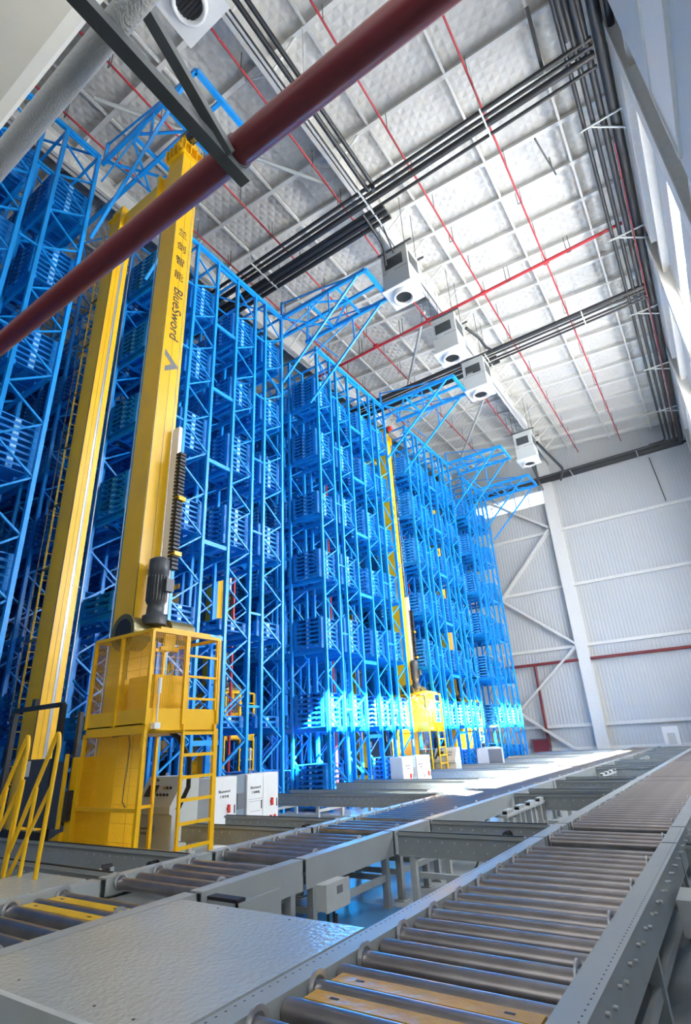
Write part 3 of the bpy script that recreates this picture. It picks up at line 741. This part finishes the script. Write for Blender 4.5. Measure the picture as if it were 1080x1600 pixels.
# near chain transfer by the box
t = thing('chain_end_bracket', 'grey perforated end bracket with black chain beside the big grey plate', 'bracket', (-3.95, 4.0, 0))
m = MB().box(-4.10, -3.75, 3.80, 3.82, .55, .74); m.box(-3.77, -3.75, 3.80, 4.35, .55, .74); m.build('plate', GRP, t); MB().box(-4.1, -3.75, 3.80, 3.9, .74, .765).build('chain', BLK, t)
MB().box(-3.84, -3.76, 3.84, 3.92, 0, .55).build('leg', GRP, t); MB().box(-3.84, -3.76, 4.25, 4.33, 0, .55).build('leg', GRP, t); MB().box(-3.82, -3.78, 3.9, 4.27, .3, .36).build('stretcher', GRP, t)
t = thing('tie_shaft', 'bright steel shaft with a black end knob beside the yellow handrail', 'shaft', (-6.6, 4.0, .68))
MB().tube([(-6.75, 3.67, .70), (-6.45, 4.42, .70)], .017, 12).build('shaft', ZNC, t); MB().tube([(-6.47, 4.37, .70), (-6.43, 4.47, .70)], .05, 14).build('knob', BLK, t)
MB().box(-6.50, -6.38, 4.42, 4.47, .02, .72).build('upright', GRP, t); MB().box(-6.80, -6.70, 3.67, 3.71, .02, .72).build('upright', GRP, t)
# junction boxes under the left line
def jbox(x, y, z, lab, s=1.0):
    t = thing('junction_box', lab, 'electrical box', (x, y, z), 'grey boxes hung on the conveyor frames')
    m = MB().box(x, x + .16 * s, y, y + .46 * s, z, z + .26 * s); m.box(x + .155 * s, x + .175 * s, y - .01, y + .47 * s, z - .01, z + .27 * s); m.build('case', GRC, t)
    MB().box(x + .176 * s, x + .178 * s, y + .2 * s, y + .32 * s, z + .14 * s, z + .22 * s).build('label_plate', GRT, t)
    m = MB().tube([(x + .08, y + .1, z), (x + .08, y + .1, z - .18), (x + .05, y + .02, z - .3), (x, y - .3, z - .42)], .014, 8)
    m.tube([(x + .08, y + .2, z), (x + .08, y + .2, z - .2), (x + .04, y + .3, z - .24), (x, y + .35, z - .1)], .014, 8); m.build('cables', BLK, t)
    return t
jbox(-3.95, 5.1, .38, 'grey electrical box with black cables below the left conveyor rail', .85)
jbox(-4.0, 9.2, .33, 'grey electrical box below the left conveyor, mid distance, centre right')
jbox(-.79, 5.75, .36, 'grey electrical box at the right edge with dangling black cables', .95)
jbox(-4.0, 17.5, .33, 'small distant grey electrical box between the two roller lines')
for i, (y, n) in enumerate(((9.6, 4), (17.6, 4), (25.4, 4))):
    t = thing('support_trestle', '%s row of slanting pale steel supports between the roller lines' % ('nearest', 'middle', 'furthest')[i], 'support frame', (-3.2, y, 0), 'slanting steel supports')
    for q in range(n):
        yy = y + q * .62
        m = MB().box(-3.55, -3.48, yy, yy + .07, 0, .74); m.box(-3.55, -3.48, yy + .25, yy + .32, 0, .74); m.box(-3.56, -3.47, yy, yy + .32, .70, .76); m.box(-3.53, -3.5, yy + .05, yy + .27, .3, .36); m.build('trestle_leg', GRC, t)
    MB().box(-3.58, -3.45, y - .1, y + 2.4, .66, .70).build('tie_plate', GRC, t)
# blue floor plates
m = MB().box(-5.2, -3.6, 5.3, 6.9, 0.002, .01); o = m.build('floor_mat', mat('blue_floor', (0.10, 0.30, 0.60), .3), None, (-4.3, 6.7, 0)); tag(o, 'blue painted floor panel under the conveyors behind the junction box', 'floor panel')
# ================================================================= CABINETS / CONSOLES
def cabinet_set(i, dy, dx=0):
    y = 7.9 + dy + (.12 if i else 0); x = -8.55 + dx; h = 1.40
    where = ('beside the nearest caged crane', 'in the middle distance by the sunlit crane', 'in the far row by the last crane')[i]
    for q, (a, b, nm) in enumerate(((y, y + .66, 'left'), (y + .95, y + 1.9, 'right'))):
        t = thing('control_cabinet', 'white electrical cabinet, %s of the pair %s' % (nm, where), 'electrical cabinet', (x, (a + b) / 2, 0), 'white control cabinets')
        MB().box(x - .42, x, a, b, .1, h).build('body', WHT, t)
        MB().box(x - .40, x - .02, a + .02, b - .02, 0, .1).build('plinth', DRK, t)
        ds = [(a, b)] if q == 0 else [(a, (a + b) / 2), ((a + b) / 2, b)]
        for (c, d) in ds:
            dr = MB().box(x, x + .02, c + .006, d - .006, .13, h - .01).build('door', WHT, t)
            MB().box(x + .02, x + .035, d - .06, d - .04, .75, .9).build('handle', GRT, dr)
        if q == 1 or True:
            c = (a + b) / 2 if q == 0 else a + .25
            text('lettering', 'Bluesword', .07, TXT, t, basis((0, 1, 0), (0, 0, 1), (x + .022, c, h - .25)))
            text('lettering', '兰剑智能', .05, TXT, t, basis((0, 1, 0), (0, 0, 1), (x + .022, c, h - .34)), spacing=1.5)
        sw = MB().tube([(x + .02, b - .22, h - .55), (x + .06, b - .22, h - .55)], .035, 14); sw.box(x + .02, x + .07, b - .235, b - .2, h - .62, h - .48); sw.build('isolator_switch', REDL, t)
        if q == 1:
            for yy in (b - .12, b - .25): MB().tube([(x + .02, yy, h - .82), (x + .05, yy, h - .82)], .025, 12).build('stop_button', REDL, t)
            g = MB().box(x + .021, x + .023, a + .1, a + .4, .72, .725); g.box(x + .021, x + .023, a + .06, a + .46, .9, .905); g.box(x + .021, x + .023, a + .06, a + .46, .94, .945); g.build('notice_lines', GRT, t)
    t = thing('filter_unit', 'slate grey vent unit between the white cabinets %s' % where, 'ventilation unit', (x, y + .8, 0), 'grey vent units between cabinets')
    MB().box(x - .4, x - .02, y + .67, y + .94, .1, h + .01).build('body', SLT, t)
    m = MB().box(x - .02, x - .005, y + .71, y + .9, .8, 1.08)
    for z in range(6): m.box(x - .006, x + .004, y + .72, y + .89, .82 + z * .045, .84 + z * .045)
    m.build('vent_grille', GRT, t)
    for q, yy in enumerate((y + .15, y + 1.25)):
        t = thing('antenna', 'white stick antenna on the %s cabinet %s' % (('left', 'right')[q], where), 'antenna', (x - .2, yy, h), 'white stick antennas')
        MB().tube([(x - .2, yy, h), (x - .2, yy, h + .3)], .01, 8).build('stem', ZNC, t); MB().tube([(x - .2, yy, h + .28), (x - .2, yy, h + .5)], .025, 12).build('tip', WHT, t)
        MB().tube([(x - .2, yy, h), (x - .2, yy, h + .02)], .05, 14).build('foot', ZNC, t)
SLT = mat('slate_grey', (0.20, 0.26, 0.32), .45)
for i, d in enumerate((0, PER)): cabinet_set(i, d, -.3 if i else 0)
def console(i, x, y):
    where = ('behind the yellow cage ladder', 'by the sunlit middle crane cage')[i]
    t = thing('control_console', 'grey control desk with sloping button panel %s' % where, 'control desk', (x, y, 0), 'grey control desks')
    w = .95; d = .55
    m = MB().prism([(y, 0), (y + d, 0), (y + d, 1.5), (y + .22, 1.5), (y - .06, 1.05), (y - .06, .95), (y, .92)], 0, x - w, x); m.build('body', GRC, t)
    nrm = Vector((0, -.45, .28)).normalized(); up = Vector((0, .28, .45)).normalized()
    def P(u, v, o=0): return Vector((x - w + u, y - .06, 1.05)) + up * v + nrm * o
    def plate(u0, u1, v0, v1, th, mt, name, par):
        vs = [P(u0, v0, 0), P(u1, v0, 0), P(u1, v1, 0), P(u0, v1, 0), P(u0, v0, th), P(u1, v0, th), P(u1, v1, th), P(u0, v1, th)]
        return MB().add(vs, MB.BF).build(name, mt, par)
    plate(.12, .40, .17, .37, .01, BLK, 'screen', t)
    for r in range(2):
        for c in range(4):
            if r == 1 and c == 0: continue
            a = P(.48 + c * .09 + (.0 if r else 0), .2 + r * .12, 0); b = P(.48 + c * .09, .2 + r * .12, .03)
            MB().tube([a, b], .022, 12).build('push_button', ORG if (r == 1 and c == 1) else BLK, t)
    MB().tube([P(.3, .46, 0), P(.3, .46, .03)], .02, 12).build('key_switch', BLK, t)
    for a, b in ((x - w + .02, x - w / 2 - .005), (x - w / 2 + .005, x - .02)):
        dr = MB().box(a, b, y - .012, y, .08, .88).build('door', GRC, t)
    text('lettering', 'Bluesword', .06, TXT, t, basis((1, 0, 0), (0, 0, 1), (x - .72, y - .014, .72)))
    text('lettering', '兰剑智能', .045, TXT, t, basis((1, 0, 0), (0, 0, 1), (x - .72, y - .014, .64)), spacing=1.4)
    MB().box(x - .45, x - .38, y - .03, y - .012, .66, .78).build('lock', ZNC, t)
    MB().box(x, x + .006, y + .15, y + .45, .72, 1.15).build('side_hatch', GRC, t)
    for xx in (x - .7, x - .3): MB().ring((xx, y + .4, 1.53), (0, 1, 0), .02, .032, .012, 14).build('lifting_eye', ZNC, t)
console(0, -8.25, 6.78); console(1, -9.9, 22.32)
# open-door cabinet
t = thing('open_cabinet', 'white cabinet with its door open showing grey drives, by the sunlit conveyor', 'electrical cabinet', (-9.2, 24.1, 0))
x, y = -9.2, 24.1
MB().box(x - .5, x, y, y + .03, .3, 1.4).build('side', WHT, t); MB().box(x - .5, x, y + 1.5, y + 1.53, .3, 1.4).build('side', WHT, t); MB().box(x - .5, x, y, y + 1.53, 1.37, 1.4).build('top', WHT, t)
MB().box(x - .5, x - .47, y, y + 1.53, .3, 1.4).build('back', WHT, t); MB().box(x - .5, x, y, y + 1.53, 0, .3).build('base', GRC, t)
MB().box(x, x + .02, y + .75, y + 1.53, .3, 1.4).build('door', WHT, t); dr = MB().box(x, x + .7, y - .02, y, .3, 1.4).build('door', WHT, t)
MB().box(x + .06, x + .64, y - .03, y - .02, .36, 1.34).build('door_seal', GRT, dr)
for z in (.5, .95): MB().box(x - .35, x - .12, y + .15, y + .6, z, z + .3).build('drive_unit', GRT, t)
t = thing('control_box', 'small white control box at the far end of the right-hand conveyor', 'electrical box', (-3.3, 37.5, 0))
MB().box(-3.7, -2.9, 37.3, 37.8, .82, 1.85).build('case', WHT, t); MB().box(-3.6, -3.0, 37.4, 37.7, 0, .82).build('pedestal', GRC, t); MB().box(-3.5, -3.1, 37.28, 37.3, .9, 1.5).build('door', GRC, t)
t = thing('hydrant_cabinet', 'dark red hydrant cabinet low on the white end wall', 'fire cabinet', (-11.2, 39.8, .8))
MB().box(-11.9, -10.7, 39.6, 39.95, .6, 1.5).build('case', GRT, t); MB().box(-11.8, -10.8, 39.57, 39.6, .68, 1.42).build('door', REDB, t)
# ================================================================= STAIR HANDRAILS
def fillet(pts, r=.12, n=5):
    pts = [Vector(p) for p in pts]; out = [pts[0]]
    for i in range(1, len(pts) - 1):
        a = (pts[i - 1] - pts[i]); b = (pts[i + 1] - pts[i]); rr = min(r, a.length / 2, b.length / 2); a.normalize(); b.normalize()
        for k in range(n + 1):
            t_ = k / n; out.append(pts[i] + a * rr * (1 - t_) ** 2 + b * rr * t_ ** 2)
    out.append(pts[-1]); return out
def handrail(lab, y, x0, kk=1.0):
    t = thing('stair_handrail', lab, 'handrail', (x0, y, ZR), 'yellow stair handrails')
    MB().tube(fillet([(x0 - .62, y, .95), (x0 - .56, y, 1.02), (x0 + .05, y, 2.18), (x0 + .10, y, 2.05), (x0 + .02, y, ZR)], .08), .022, 12).build('top_rail', YEL, t)
    MB().tube([(x0 - .5, y, ZR), (x0 + .06, y, 1.62)], .020, 12).build('mid_rail', YEL, t)
    MB().tube([(x0 - .28, y, ZR), (x0 - .22, y, 1.62)], .020, 12).build('post', YEL, t); MB().tube([(x0 - .62, y, .55), (x0 - .52, y, 1.7)], .020, 12).build('post', YEL, t)
handrail('yellow tubular stair handrail with a rounded top, lower left edge', 3.45, -6.22)
handrail('yellow tubular stair handrail mostly cut off by the left picture edge', 3.45, -6.86)
# ================================================================= HVAC UNITS
def hvac(lab, x0, x1, y0, y1, zb, h=1.9):
    t = thing('ceiling_air_unit', lab, 'air unit', ((x0 + x1) / 2, (y0 + y1) / 2, zb), 'square air units under the roof')
    m = MB().box(x0, x1, y0, y1, zb + .05, zb + h); b = m.build('casing', GRC, t)
    cx, cy = (x0 + x1) / 2, (y0 + y1) / 2
    m = MB().box(x0 - .06, x1 + .06, y0 - .06, y1 + .06, zb, zb + .05); m.build('base_tray', WHT, t)
    n = 28; vs = []; fs = []
    prof = [(.42, zb - .02), (.40, zb - .16), (.33, zb - .18), (.30, zb - .10), (.27, zb + .0)]
    for r, z in prof:
        for j in range(n): a = 2 * math.pi * j / n; vs.append((cx + r * math.cos(a), cy + r * math.sin(a), z))
    for i in range(len(prof) - 1):
        for j in range(n): j2 = (j + 1) % n; fs.append((i * n + j, (i + 1) * n + j, (i + 1) * n + j2, i * n + j2))
    MB().add(vs, fs, True).build('outlet_ring', WHT, t)
    m = MB().ring((cx, cy, zb - .06), (0, 0, 1), .0, .31, .01, 28)
    for i in range(7): m.bar((cx - .29, cy - .24 + .08 * i, zb - .08), (cx + .29, cy - .24 + .08 * i, zb - .08), .05, .012)
    m.build('outlet_grille', BLK, t)
    m = MB().box(x0 + .15, x1 - .2, y0 - .02, y0, zb + h - .85, zb + h - .35)
    for i in range(8): m.box(x0 + .16, x1 - .21, y0 - .03, y0 - .02, zb + h - .83 + .06 * i, zb + h - .80 + .06 * i)
    m.build('intake_louvre', DRK, t)
    m = MB().box(x1, x1 + .02, y0 + .15, y1 - .15, zb + h - .85, zb + h - .3); m.build('intake_louvre', DRK, t)
    MB().box(x0, x1, y0 - .005, y0, zb + h * .45, zb + h * .46).build('panel_seam', GRT, t)
    m = MB()
    for y in (y0 - .02, y1 + .02): m.box(x0 - .1, x1 + .25, y - .03, y + .03, zb + h, zb + h + .06)
    for x in (x0 + .05, x1 - .05):
        for y in (y0 + .02, y1 - .02): m.tube([(x, y, zb + h), (x, y, zroof(x) - .3)], .012, 6)
    m.build('hanger', DRK, t)
    MB().box(x0 + .2, x0 + .5, y0 - .03, y0, zb + .8, zb + 1.0).build('control_plate', GRC, t)
hvac('square grey air unit cut off by the top picture edge, near the cream beam', -6.55, -5.35, 3.25, 4.35, 17.4, 1.75)
hvac('nearest full square air unit under the roof, right of the blue cantilever tip', -6.78, -5.68, 13.85, 14.87, 17.4)
hvac('second square air unit, where the red main crosses beside it', -6.78, -5.68, 18.3, 19.3, 17.4)
hvac('third square air unit, just behind the second black pipe bundle', -6.78, -5.68, 21.75, 22.7, 17.4, 1.75)
hvac('furthest square air unit, near the white end wall', -7.05, -5.95, 30.6, 31.7, 17.4)
# ================================================================= PIPES
def pipe(name, lab, pts, r, mt, group=None, n=12, cat='pipe', f=.25, parent=None):
    o = MB().tube(fillet(pts, f) if len(pts) > 2 else pts, r, n).build(name, mt, parent, None if parent else pts[0])
    if not parent: tag(o, lab, cat, group)
    return o
# red sprinkler branches with hangers
def sprinkler(lab, x, ya, yb, z=20.5, r=.035, dx=0):
    t = thing('sprinkler_pipe', lab, 'pipe', (x, ya, z), 'thin red sprinkler branch pipes')
    MB().tube([(x, ya, z), (x + dx, yb, z)], r, 10).build('branch_pipe', RED, t)
    y = ya + .9; k = 0
    while y < yb:
        xx = x + dx * (y - ya) / (yb - ya)
        m = MB().bar((xx + .03, y, z - .05), (xx + .03, y, min(z + .75, zroof(x) - .3)), .02)
        if k % 2:
            m.bar((xx - .12, y, z - .06), (xx - .12, y, z + .6), .02); m.bar((xx - .12, y, z - .06), (xx + .04, y, z - .06), .02)
        m.build('hanger', DRK, t); k += 1; y += 1.78
sprinkler('thin red sprinkler pipe furthest right under the roof', -1.63, 2.5, 38.5)
sprinkler('thin red sprinkler pipe second from the right under the roof', -4.45, 2.5, 38.2)
sprinkler('thin red sprinkler pipe passing just left of the square air units', -7.05, 2.0, 34.0, dx=-.5)
sprinkler('thin red sprinkler pipe fourth from the right, behind the black brackets', -10.1, 1.5, 34.0, dx=-.3)
sprinkler('thin red sprinkler pipe furthest left, behind the grey wrapped pipe', -12.4, 1.5, 30.0, dx=-.3)
t = thing('sprinkler_main', 'red sprinkler main crossing the hall under the roof', 'pipe', (0, 19.2, 20.45))
MB().tube([(1.4, 19.15, 20.4), (-14.5, 19.45, 20.4)], .07, 14).build('main_pipe', RED, t)
m = MB()
for x in (-.6, -3.2, -8.6, -11): m.bar((x, 19.2, 20.3), (x, 19.2, 21.2), .025); m.bar((x - .16, 19.2, 20.3), (x - .16, 19.2, 21.2), .025); m.bar((x - .16, 19.2, 20.3), (x, 19.2, 20.3), .025)
m.build('hanger', DRK, t)
m = MB()
for x in (-1.63, -4.45, -7.2, -10.2): m.tube([(x - .12, 19.25, 20.4), (x + .12, 19.25, 20.4)], .09, 12)
m.build('coupling', RED, t)
for i, (a, b) in enumerate((((1.0, 7), (-.6, 8.6)), ((1.0, 17.0), (.3, 17.9)))): pass
m = MB().bar((-.5, 13.6, 20.2), (-.25, 15.9, 20.9), .05); m.bar((-.3, 15.5, 20.75), (-.3, 15.5, 21.4), .04); o = m.build('strut_channel', DRK, None, (-.5, 13.6, 20.2)); tag(o, 'loose dark strut channel under the roof near the red crossing', 'steel channel')
# black lagged pipe bundles crossing the hall
def bundle(lab, specs, group, hang, haxis='y'):
    t = thing('pipe_bundle', lab, 'pipe bundle', specs[0][0][0], group)
    for pts, r in specs:
        MB().tube(fillet(pts, .35), r, 12).build('lagged_pipe', INS, t)
    for a, b, c in hang:
        m = MB().bar(a, b, .05, .05)
        if c:
            for p in (a, b): m.bar(p, (p[0], p[1], zroof(p[0]) - .25), .012)
        m.build('support_bar', GRC, t)
    return t
zb = 19.4
bundle('bundle of black lagged pipes crossing the hall, nearest of two', [([(1.6, 11.2 + dy, zb), (-16, 11.2 + dy, zb)], r) for dy, r in ((0, .065), (.22, .06), (.46, .105), (.82, .055))] +
       [([(-5.6, 11.5 + dy, zb - .05), (-16, 11.5 + dy, zb - .05)], r) for dy, r in ((.12, .09), (.62, .10), (.84, .09), (1.08, .09))],
       'black pipe bundles under the roof', [((-1.6, 11.0, zb - .1), (-1.6, 12.2, zb - .1), 1), ((-6.0, 11.0, zb - .12), (-6.0, 12.7, zb - .12), 1), ((-11.0, 11.0, zb - .12), (-11.0, 12.7, zb - .12), 1)])
bundle('bundle of black lagged pipes crossing the hall, further of two', [([(1.6, 22.1 + dy, zb), (-16, 22.1 + dy, zb)], r) for dy, r in ((0, .11), (.3, .05), (.62, .05), (.85, .05))] +
       [([(-5.2, 22.6 + dy, zb - .05), (-16, 22.6 + dy, zb - .05)], r) for dy, r in ((.0, .09), (.45, .08))],
       'black pipe bundles under the roof', [((-1.0, 21.9, zb - .1), (-1.0, 23.1, zb - .1), 1), ((-5.6, 21.9, zb - .12), (-5.6, 23.3, zb - .12), 1)])
bundle('black lagged pipes running along the white girder to the first bundle', [([(-5.50, 1.5, zb), (-5.50, 11.2, zb), (-5.50, 11.2, zb - .3)], .07), ([(-5.74, 1.5, zb), (-5.74, 11.3, zb)], .075), ([(-6.0, 1.5, zb - .02), (-6.0, 12.6, zb - .02), (-6.1, 13.6, zb - .6)], .03)],
       'black pipe bundles under the roof', [((-5.4, 7.3, zb - .1), (-6.1, 7.3, zb - .1), 1)])
# drops to air units
pipe('feed_pipe', 'black lagged feed pipes between first bundle and the nearest air unit', [(-6.35, 11.9, zb - .1), (-6.35, 13.3, zb - .3), (-6.55, 13.75, 18.6)], .05, INS, 'black feed pipes to the air units')
pipe('feed_pipe', 'black lagged feed pipe dropping from the second air unit to its bundle', [(-5.5, 19.2, 18.9), (-5.25, 20.2, 18.9), (-5.25, 21.0, 18.9), (-5.25, 22.0, zb)], .07, INS, 'black feed pipes to the air units')
pipe('feed_pipe', 'black lagged feed pipe from the furthest air unit to the end wall run', [(-5.9, 31.6, 18.8), (-5.5, 36.5, 18.8), (-6.2, 39.2, 19.2)], .09, INS, 'black feed pipes to the air units')
pipe('feed_pipe', 'thin black feed pipe below the furthest air unit toward the end wall', [(-6.6, 31.6, 17.9), (-7.2, 36.5, 18.2), (-7.6, 39.2, 18.8)], .05, INS, 'black feed pipes to the air units')
# bundle along the right wall, turning at the end wall
sp = [(.92, .065, .0), (1.18, .075, 0), (1.46, .10, .02), (1.80, .16, 0.03), (2.12, .095, 0)]
specs = []
for x, r, dz in sp:
    yy = 38.2 + (x - .9) * 0 + .3 * sp.index((x, r, dz)) * .9
    specs.append(([(x, -1.0, 19.45 + dz), (x, yy, 19.45 + dz), (x - 1.0, yy + .02, 19.45 + dz)], r))
hang = []
for y in (9.0, 13.6, 18.6, 23.6, 28.6, 33.6): hang.append(((.75, y, 19.3), (2.3, y, 19.3), 0)); hang.append(((1.1, y + .02, 19.28), (2.3, y + .9, 19.28), 0))
bundle('bundle of five black lagged pipes along the right wall', specs, 'black pipe bundles under the roof', hang)
bundle('wide black pipe run along the top of the white end wall', [([(1.9, 38.35 + .27 * i, 19.45), (-16, 38.35 + .27 * i, 19.45)], r) for i, r in enumerate((.05, .05, .08, .13, .09))],
       'black pipe bundles under the roof', [((-.9, 38.1, 19.25), (-.9, 39.8, 19.25), 0), ((-5.3, 38.1, 19.25), (-5.3, 39.8, 19.25), 0), ((-10.3, 38.1, 19.25), (-10.3, 39.8, 19.25), 0)])
pipe('wall_riser', 'red pipe lying among the black pipes along the right wall', [(1.60, 14.5, 19.23), (1.62, 36, 19.23)], .026, REDB)
for i, (x, y) in enumerate(((1.05, 9.3), (1.38, 9.7))): pipe('branch_elbow', ('left', 'right')[i] + ' thick black elbow rising from the wall bundle near the first crossing', [(x, y + 1.6, 19.45), (x - .02, y, 19.5), (x + .05, y - 1.2, 19.6)], .12, INS, 'black elbows on the wall bundle')
m = MB().bar((.35, 9.8, 20.0), (.28, 11.3, 19.6), .10); o = m.build('stub_pipe', INS, None, (.35, 9.8, 20)); tag(o, 'short black lagged stub pipe above the nearest crossing bundle', 'pipe')
# red fire pipe on end wall
pipe('fire_pipe', 'long red fire pipe along the white end wall', [(XW, 39.6, 6.25), (-13.5, 39.6, 6.25)], .10, REDB, n=14)
pipe('fire_riser', 'red fire pipe dropping down the end wall to the hydrant cabinet', [(-10.75, 39.62, 6.25), (-10.75, 39.62, .9)], .09, REDB)
for i, x in enumerate((-7.1, -.7)):
    m = MB().bar((x, 39.7, 5.1), (x - .1, 39.5, 6.5), .06); o = m.build('pipe_bracket', DRK, None, (x, 39.6, 5.8)); tag(o, 'dark bracket holding the red fire pipe, %s' % ('beside the tall white column', 'near the right picture edge')[i], 'bracket', 'dark brackets on the end wall')
m = MB().box(-.45, -.30, 39.7, 39.74, 6.0, 6.6); 
m = MB().box(.9, 1.2, 39.75, 39.8, 5.7, 6.5); o = m.build('exit_sign', GRN, None, (1, 39.75, 6)); tag(o, 'green sign at the right end of the red fire pipe', 'sign')
m = MB().tube([(-.3, 39.93, 19.3), (-.1, 39.96, 15.9)], .03, 8); o = m.build('cable_drop', DRK, None, (0, 39, 18)); tag(o, 'thin dark cable dropping down the end wall near the corner', 'cable')
# riser pipes inside racks
for i, (x, y, zz) in enumerate(((-13.2, 9.5 - .0, 12), (-13.3, 14.9 - 1.95, 5), (-12.6, 17.75, 6), (-14.5, 9.7, 9), (-12.9, 25.6, 6))):
    pipe('rack_riser', 'vertical red sprinkler riser glimpsed inside the racks, %s from the left' % ORD[i], [(x, y, 0.1), (x, y, 17)], .05, RED, 'red risers inside the racks')
# near overhead: cream beam, wrapped pipe, dark red main, brackets
def near_x(name, lab, y, z, r, mt, xa, xb, cat): 
    o = MB().tube([(xa, y, z), (xb, y, z)], r, 40).build(name, mt, None, (xb, y, z)); tag(o, lab, cat); return o
def line_pipe(name, lab, p, q, r, mt):          # through p and q, prolonged both ways
    p = Vector(p); q = Vector(q); d = (q - p).normalized()
    o = MB().tube([p - d * 2.2, q + d * 2.4], r, 48).build(name, mt, None, q); return tag(o, lab, 'pipe')
line_pipe('fire_main', 'thick dark red pipe slanting across the upper left of the picture', (-4.3, 1.40, 5.155), (-.62, 1.15, 4.497), .073, REDB)
o = MB().tube([(-6.5, .54, 4.614), (2.1, .54, 4.614)], .053, 40).build('wrapped_pipe', LAG, None, (-1.3, .54, 4.614)); tag(o, 'thick grey white wrapped pipe crossing the top left corner', 'pipe')
m = MB().prism([(-.2, 7.2), (.66, 7.2), (.80, 7.0), (.81, 6.6), (.78, 6.42), (.74, 6.32), (.66, 6.27), (-.2, 6.27)], 0, -9, 1.6)
o = m.build('overhead_beam', CRM, None, (0, .3, 6.8)); tag(o, 'pale cream overhead beam filling the top left corner', 'beam')
t = thing('pipe_bracket', 'dark steel V-shaped bracket under the thick red and grey pipes', 'bracket', (-1.337, .1, 4.53))
MB().box(-1.368, -1.306, .02, 1.285, 4.505, 4.56).box(-1.368, -1.362, .02, 1.285, 4.56, 4.566).build('arm', DRK, t)
MB().bar((-1.30, .02, 5.22), (-1.30, 1.14, 4.52), .05, .045).build('diagonal_arm', DRK, t)
MB().box(-1.368, -1.28, -.06, .02, 4.48, 6.28).build('hanger', DRK, t)
d_ = (Vector((-.62, 1.15, 4.497)) - Vector((-4.3, 1.40, 5.155))).normalized(); c_ = Vector((-4.3, 1.40, 5.155)) + d_ * ((-1.31 + 4.3) / d_.x)
MB().tube([c_ - d_ * .018, c_ + d_ * .018], .08, 24).build('pipe_clamp', DRK, t)
